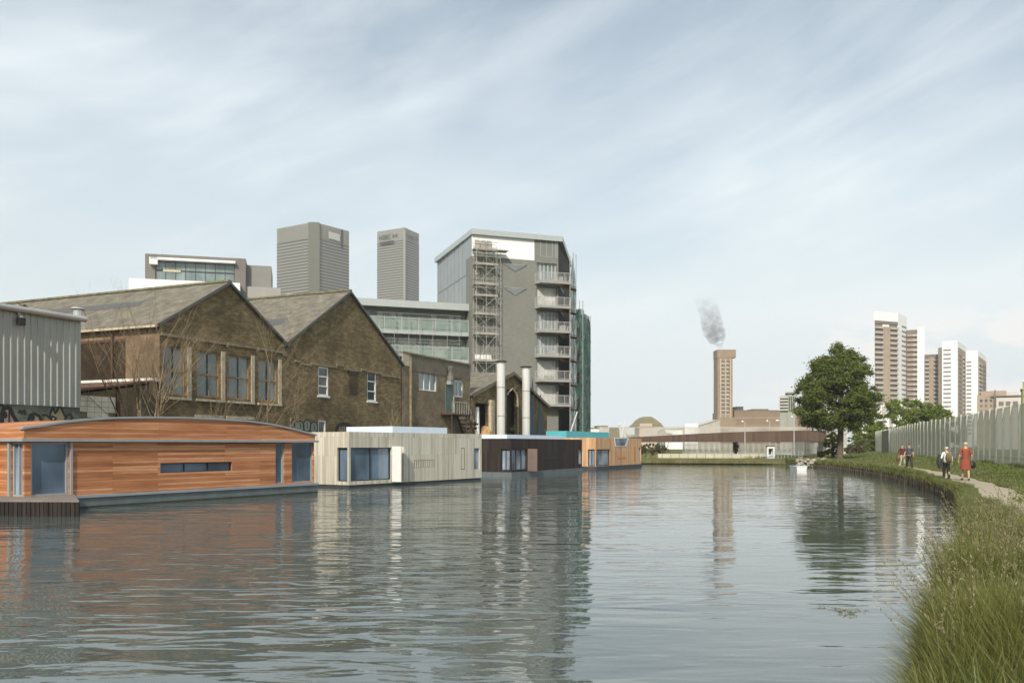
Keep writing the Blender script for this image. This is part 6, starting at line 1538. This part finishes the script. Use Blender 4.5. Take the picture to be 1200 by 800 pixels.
# seed heads: small tufts near tips
r=np.random.default_rng(10); la=r.uniform(0,2*np.pi,n)   # same stream order as blades(): az then la
rr=np.random.default_rng(10); az_=rr.uniform(0,2*np.pi,n); la=rr.uniform(0,2*np.pi,n); lx,ly=np.cos(la)*.5-.35,np.sin(la)*.5-.05
K=16; s=np.linspace(.70,1.,K)[None]; cx=X[:,None]+lx[:,None]*h[:,None]*.5*s**2; cy=Y[:,None]+ly[:,None]*h[:,None]*.5*s**2; cz=GZ-.1+h[:,None]*s*(1-.22*s*np.hypot(lx,ly)[:,None])
c=np.stack([cx,cy,cz],2).reshape(-1,3); m=len(c); a=rr.normal(size=(m,3))*.5+np.array([0,0,.7]); a/=np.linalg.norm(a,axis=1)[:,None]; b=np.cross(a,rr.normal(size=(m,3))); b/=np.linalg.norm(b,axis=1)[:,None]
sz=.010*(1+.05*c[:,1:2]); V=np.stack([c-a*sz,c+b*sz*.35,c+a*sz*1.3,c-b*sz*.35],1).reshape(-1,3)
o=npmesh('grass_seed_heads',V,np.arange(m*4).reshape(m,4),G2); tag(o,'loose pale seed heads on the tall grass stems','grass',kind='stuff')
# strip between path and water farther on and verge beyond the path
X,Y,e=scatter(26000,44,110,lambda y:edgeX(min(y,92))+.05 if y<92 else pathX(y)-5,lambda y:pathX(y)-.9,11,1.2)
r=np.random.default_rng(12); blades('bank_grass','short green grass between the towpath and the canal farther on',np.stack([X,Y,np.full_like(X,GZ-.05)],1),.18+.2*r.random(len(X)),.03+.0008*Y,(-.1,-.1),G3,2,.5,13)
X,Y,e=scatter(95000,24,150,lambda y:pathX(y)+.72+.1*math.sin(y*1.3),lambda y:min(fenceX(y)-.15,lim(y)+4),14,1.5)
pxs=np.array([pathX(y) for y in Y]); fx=np.array([fenceX(y) for y in Y]); tt=(X-pxs-.85)/(fx-pxs-.85+.01)
r=np.random.default_rng(15); cl=.5+.5*np.sin(X*.9)*np.sin(Y*.31+1)
h=(.16+.22*r.random(len(X)))*(.55+1.5*np.clip(tt,0,1))*(.75+.7*cl)
blades('verge_grass','rough green verge of grass and weeds between the towpath and the mesh fence',np.stack([X,Y,np.full_like(X,GZ-.03)],1),h,.035+.0007*Y,(0,0),G3,2,.6,16)
# weedy clumps at the fence foot
cs=[];rs=[]; r_=random.Random(17)
for i in range(420):
    s=r_.uniform(2,95)**1; p,dv_=fence_pt(s); nn=Vector((-dv_.y,dv_.x)); k=r_.uniform(.1,2.4)*(1 if s<45 else .5); cs.append((p.x+nn.x*k,p.y+nn.y*k,GZ+.25)); rs.append(r_.uniform(.2,.5))
o=leaves(cs,rs,45000,.11,M['leaf_bush'],'fence_foot_weeds',None,seed=18,shell=.1); tag(o,'leafy weeds tangled along the foot of the mesh fence','weeds',kind='stuff')
# broad-leaved plants at right edge of the near bank
cs=[];rs=[]
for i in range(60):
    y=r_.uniform(9,24); x=min(lim(y)-.3,edgeX(y)+r_.uniform(1.,3.2)); cs.append((x,y,GZ+r_.uniform(.15,.55))); rs.append(r_.uniform(.15,.4))
o=leaves(cs,rs,7000,.06,M['leaf_bush'],'bank_weeds',None,seed=19,shell=.1); tag(o,'dark leafy weeds among the long grass by the right border','weeds',kind='stuff')
# far bank grass
r=np.random.default_rng(20); n=24000; X=r.uniform(5,34,n); Y0=np.interp(X,[5.9,14,22,27,30],[99,98.5,97,95.5,93]); Y=Y0+r.random(n)**1.5*14+.1
blades('far_bank_grass','yellow-green rough grass along the far bank under the footbridge',np.stack([X,Y,np.full_like(X,GZ-.1)],1),.12+.40*r.random(n)*(Y-Y0>6.5)+.05*r.random(n),np.full(n,.11),(0,0),grassmat('olive_yellow_grass',(.16,.16,.07),(.26,.25,.11),(.34,.31,.16)),2,.5,21)
X=r.uniform(5.5,30,9000); Y0=np.interp(X,[5.9,14,22,27,30],[99,98.5,97,95.5,93]); blades('far_edge_grass','strip of yellow-green grass at the foot of the far bank',np.stack([X,Y0-.05-.2*r.random(9000),np.full_like(X,.12)],1),.25+.25*r.random(9000),np.full(9000,.09),(0,-.2),grassmat('straw_green_edge',(.22,.21,.10),(.32,.31,.16),(.42,.39,.23)),2,.4,22)
# duckweed patch
r=np.random.default_rng(23); n=420; a=r.uniform(0,6.28,n); q=r.random(n)**.5*(1+.6*np.sin(a*3+1)); p=at(990,716,11.3)
X=p.x+.22*np.cos(a)*q*1.0; Y=11.3+.30*np.sin(a)*q; s=.006+.008*r.random(n); b=r.uniform(0,6.28,n)
V=np.stack([np.stack([X+s*np.cos(b+k*1.571),Y+s*np.sin(b+k*1.571),np.full(n,.004+.001*k)],1) for k in range(4)],1).reshape(-1,3)
o=npmesh('water_weed',V,np.arange(n*4).reshape(n,4),G2); tag(o,'small floating patch of yellow-brown weed on the near right water','weed',kind='stuff')

# ------------------------------------------------------------ people
def skinmesh(name,nodes,edges,mat,parent,root=0,sub=2):
    """nodes: list of (pos, radius)"""
    me=bpy.data.meshes.new(name); me.from_pydata([n[0] for n in nodes],edges,[]); o=bpy.data.objects.new(name,me); C.objects.link(o); o.parent=parent
    me.skin_vertices.new() if hasattr(me.skin_vertices,'new') and not me.skin_vertices else None
    m=o.modifiers.new('Skin','SKIN')
    if not me.skin_vertices:
        bpy.context.view_layer.objects.active=o
    for i,n in enumerate(nodes):
        rd=n[1]; rd=(rd,rd) if not hasattr(rd,'__len__') else rd
        me.skin_vertices[0].data[i].radius=rd; me.skin_vertices[0].data[i].use_root=(i==root)
    m.use_smooth_shade=True; s=o.modifiers.new('Sub','SUBSURF'); s.levels=sub; s.render_levels=sub
    dg=bpy.context.evaluated_depsgraph_get(); me2=bpy.data.meshes.new_from_object(o.evaluated_get(dg)); me2.name=name
    o.modifiers.clear(); o.data=me2; me2.materials.clear(); me2.materials.append(mat); me2.polygons.foreach_set('use_smooth',[True]*len(me2.polygons))
    return o
def person(label,px,pfeet,ptop,d,yaw,top,legs,hair,step=.22,arms=((.1,.0),(.1,.0)),dress=False,extra=None,wide=1.,short=False):
    X=(px-600)/FPX*d; Z=GZ+.035; hh=(pfeet-ptop)/FPX*d
    k=hh/1.75
    t=thing('person',label,'person',(X,d,Z),yaw); K=k
    # local: faces +y (walking direction), x sideways
    N=[];E=[]
    def n(x,y,z,r_): N.append(((x*K,y*K,z*K),tuple(q*K for q in r_) if hasattr(r_,'__len__') else r_*K)); return len(N)-1
    def e(*ids):
        for a,b in zip(ids[:-1],ids[1:]): E.append((a,b))
    pel=n(0,0,.93,(.12*wide,.09)); wst=n(0,0,1.08,(.11*wide,.085)); ch=n(0,.0,1.28,(.165*wide,.115)); sh=n(0,0,1.42,(.10,.08)); nk=n(0,.01,1.50,.052); hb=n(0,.03,1.58,.075); ht=n(0,.02,1.67,.085)
    e(pel,wst,ch,sh,nk,hb,ht)
    hands=[]
    for sx,st in ((-1,step),(1,-step)):
        hp=n(sx*.08,0,.88,.075); kn=n(sx*.10,st*.45+.03,.49,.058); cf=n(sx*.10,st*.75-.02,.32,.055); an=n(sx*.10,st-.02,.085,.038); to=n(sx*.11,st+.13,.035,.032)
        e(pel,hp,kn,cf,an,to)
        af,ab=arms[0 if sx<0 else 1]
        s_=n(sx*.18*wide,0,1.40,.055); el=n(sx*(.23+.04)*wide,-.03+ab*.5,1.14,.042); wr_=n(sx*(.25+af)*wide,.06+ab,.92,.027); pm=n(sx*(.26+af)*wide,.085+ab,.85,.030)
        e(sh,s_,el,wr_,pm)
        for j,(oy,ln) in enumerate(((-.030,.062),(-.010,.072),(.010,.068),(.028,.055))):
            f1=n(sx*(.26+af)*wide,.085+ab+oy,.812,.0095); f2=n(sx*(.255+af)*wide-sx*.012,.09+ab+oy,.812-ln,.008); e(pm,f1,f2)
        th_=n(sx*(.245+af)*wide,.125+ab,.845,.010); t2=n(sx*(.24+af)*wide,.145+ab,.80,.009); e(pm,th_,t2)
        hands.append((sx*(.26+af)*wide*K,(.085+ab)*K,.80*K))
    ns=n(0,.115,1.60,.014); e(hb,ns)
    skinmesh('body',N,E,M['skin'],t)
    # face details
    mb=MB()
    for sx in (-1,1): mb.tube([(sx*.03*K,.098*K,1.635*K),(sx*.03*K,.106*K,1.635*K)],.010*K,6)
    mb.tube([(-.022*K,.10*K,1.555*K),(.022*K,.10*K,1.555*K)],.006*K,5); mb.build('face_features',plain('dark_face_features',(.12,.05,.04),.6,.1),t)
    mb=MB()
    for sx in (-1,1): mb.tube([(sx*.075*K,.02*K,1.60*K),(sx*.092*K,.015*K,1.63*K),(sx*.078*K,.015*K,1.655*K)],[.012*K,.018*K,.01*K],6)
    mb.build('ears',M['skin'],t)
    hm=plain(hair[0],hair[1],.8,.2)
    N=[((0,-.015*K,1.60*K),(.088*K,.088*K)),((0,-.012*K,1.69*K),(.098*K,.098*K)),((0,0.0,1.735*K),(.07*K,.07*K))]; skinmesh('hair',N,[(0,1),(1,2)],hm,t)
    # torso garment
    N=[];E=[]
    pl=n(0,0,.88,(.175*wide,.135)); w2=n(0,0,1.08,(.148*wide,.12)); c2=n(0,0,1.28,(.185*wide,.132)); s2=n(0,0,1.415,(.115,.095)); e(pl,w2,c2,s2)
    for sx in (-1,1):
        af,ab=arms[0 if sx<0 else 1]
        a=n(sx*.185*wide,0,1.40,.068); b=n(sx*(.24+.035)*wide,-.025+ab*.4,1.16,.056); e(s2,a,b)
        if not short: c=n(sx*(.25+af)*wide,.05+ab*.95,.95,.04); e(b,c)
    skinmesh('top' if not dress else 'dress',N,E,top,t)
    if dress:
        mb=MB(); vs=[]; m_=16; lev=((.98,.17,.13),(.80,.20,.16),(.62,.225,.185),(.50,.24,.20))
        for z,a,b in lev:
            for j in range(m_):
                q_=j/m_*6.283; w_=1+.05*math.sin(j*2.5)*(1.1-z); vs.append((math.cos(q_)*a*K*w_,math.sin(q_)*b*K*w_,z*K))
        mb.add(vs,[(i*m_+j,i*m_+(j+1)%m_,(i+1)*m_+(j+1)%m_,(i+1)*m_+j) for i in range(len(lev)-1) for j in range(m_)],0,True); mb.build('skirt',top,t)
    else:
        N=[];E=[]; p0=n(0,0,.99,(.17*wide,.13))
        for sx,st in ((-1,step),(1,-step)):
            a=n(sx*.09,0,.86,.115); b=n(sx*.10,st*.45+.03,.49,.085); c=n(sx*.10,st*.97-.02,.06,.068); e(p0,a,b,c)
        skinmesh('trousers',N,E,legs,t)
    for sx,st in ((-1,step),(1,-step)):
        mb=MB(); mb.tube([(sx*.10*K,(st-.07)*K,.045*K),(sx*.10*K,(st+.02)*K,.06*K),(sx*.11*K,(st+.12)*K,.04*K),(sx*.112*K,(st+.19)*K,.032*K)],[.035*K,.05*K,.044*K,.02*K],8); mb.build('shoe',M['black'],t)
    if extra: extra(t,K,hands)
    return t
BK=M['black']; DK=plain('charcoal_cloth',(.035,.04,.045),.9,.15); GT=plain('dark_grey_shirt',(.07,.085,.09),.9,.12); MR=plain('maroon_cloth',(.13,.03,.03),.9,.15); CR=plain('cream_cloth',(.55,.50,.40),.9,.1); WT=plain('white_cloth',(.68,.68,.64),.9,.08); OR=plain('brick_orange_cloth',(.27,.065,.035),.9,.1); OL=plain('olive_brown_cloth',(.15,.12,.06),.9,.15)
def bag(m,side,zc,sz,name='handbag'):
    def f(t,K,hands):
        hx,hy,_z=hands[0 if side<0 else 1]; mb=MB(); x=hx; y=hy; 
        mb.tube([(x,y,zc-.17*sz),(x,y,zc-.1*sz),(x,y,zc+.06*sz),(x,y,zc+.12*sz)],[.10*sz,.17*sz,.14*sz,.07*sz],8); b=mb.build(name,m,t)
        mb=MB(); mb.tube([(x,y,zc+.1*sz),(x*.95,y,zc+.35*sz),(x*.8,y*.8,zc+.45)],.014,5); mb.build('strap',m,b)
    return f
# pair walking towards the camera (face -y): yaw pi
person('person in a maroon jacket with pale trousers carrying a brown bag, left of the pair',1057.5,550.5,523,59.,R(185),MR,CR,('brown_hair',(.10,.06,.03)),extra=bag(plain('brown_bag',(.13,.06,.04),.8,.1),1,.62,.9))
person('person in a dark grey shirt and dark trousers, right of the walking pair',1065.5,550,521.5,58.,R(178),GT,BK,('black_hair',(.015,.012,.01)),arms=((.02,.0),(.13,.0)),short=True)
def rucksack(t,K,hands):
    mb=MB(); mb.tube([(0,-.20*K,1.0*K),(0,-.22*K,1.12*K),(0,-.22*K,1.3*K),(0,-.19*K,1.42*K)],[.11*K,.16*K,.15*K,.09*K],10); b=mb.build('rucksack',OL,t)
    for sx in (-1,1):
        mb=MB(); mb.tube([(sx*.10*K,-.15*K,1.42*K),(sx*.13*K,.02*K,1.50*K),(sx*.13*K,.14*K,1.36*K),(sx*.13*K,.10*K,1.12*K)],.02*K,5); mb.build('strap',OL,b)
    x,y,_=hands[0]; mb=MB(); mb.tube([(x*.85,y,.58*K),(x*.9,y,.8*K),(x*.9,y,1.0*K),(x*.7,y,1.3*K)],[.07,.12,.13,.09],8); mb.build('coat_over_arm',DK,t)
person('person in a white shirt and pale cap with an olive rucksack and a dark coat',1109,563,525.5,39.5,R(5),WT,BK,('pale_cap',(.62,.58,.48)),extra=rucksack,step=.08,wide=1.05)
person('person in a brick-orange dress with fair hair and a dark bag at the hip',1131.5,565,520,37.6,R(-18),OR,BK,('fair_hair',(.58,.48,.33)),dress=True,extra=bag(BK,1,.72,1.15),step=.2,arms=((.03,.0),(.0,.02)),wide=.95,short=True)
# ------------------------------------------------------------ haze
HZ=bpy.data.materials.new('pale_air'); HZ.use_nodes=True; nt=HZ.node_tree; nt.nodes.remove(nt.nodes['Principled BSDF'])
pv=nt.nodes.new('ShaderNodeVolumePrincipled'); pv.inputs['Color'].default_value=(.95,.98,1,1); pv.inputs['Density'].default_value=HAZE if 'HAZE' in globals() else .00022; pv.inputs['Anisotropy'].default_value=0
nt.links.new(pv.outputs[0],nt.nodes['Material Output'].inputs['Volume'])
mb=MB(); mb.box(-2700,2700,-2700,2700,-2.5,262); o=mb.build('haze',HZ); tag(o,kind='stuff'); o['label']='thin pale air haze over the whole place'
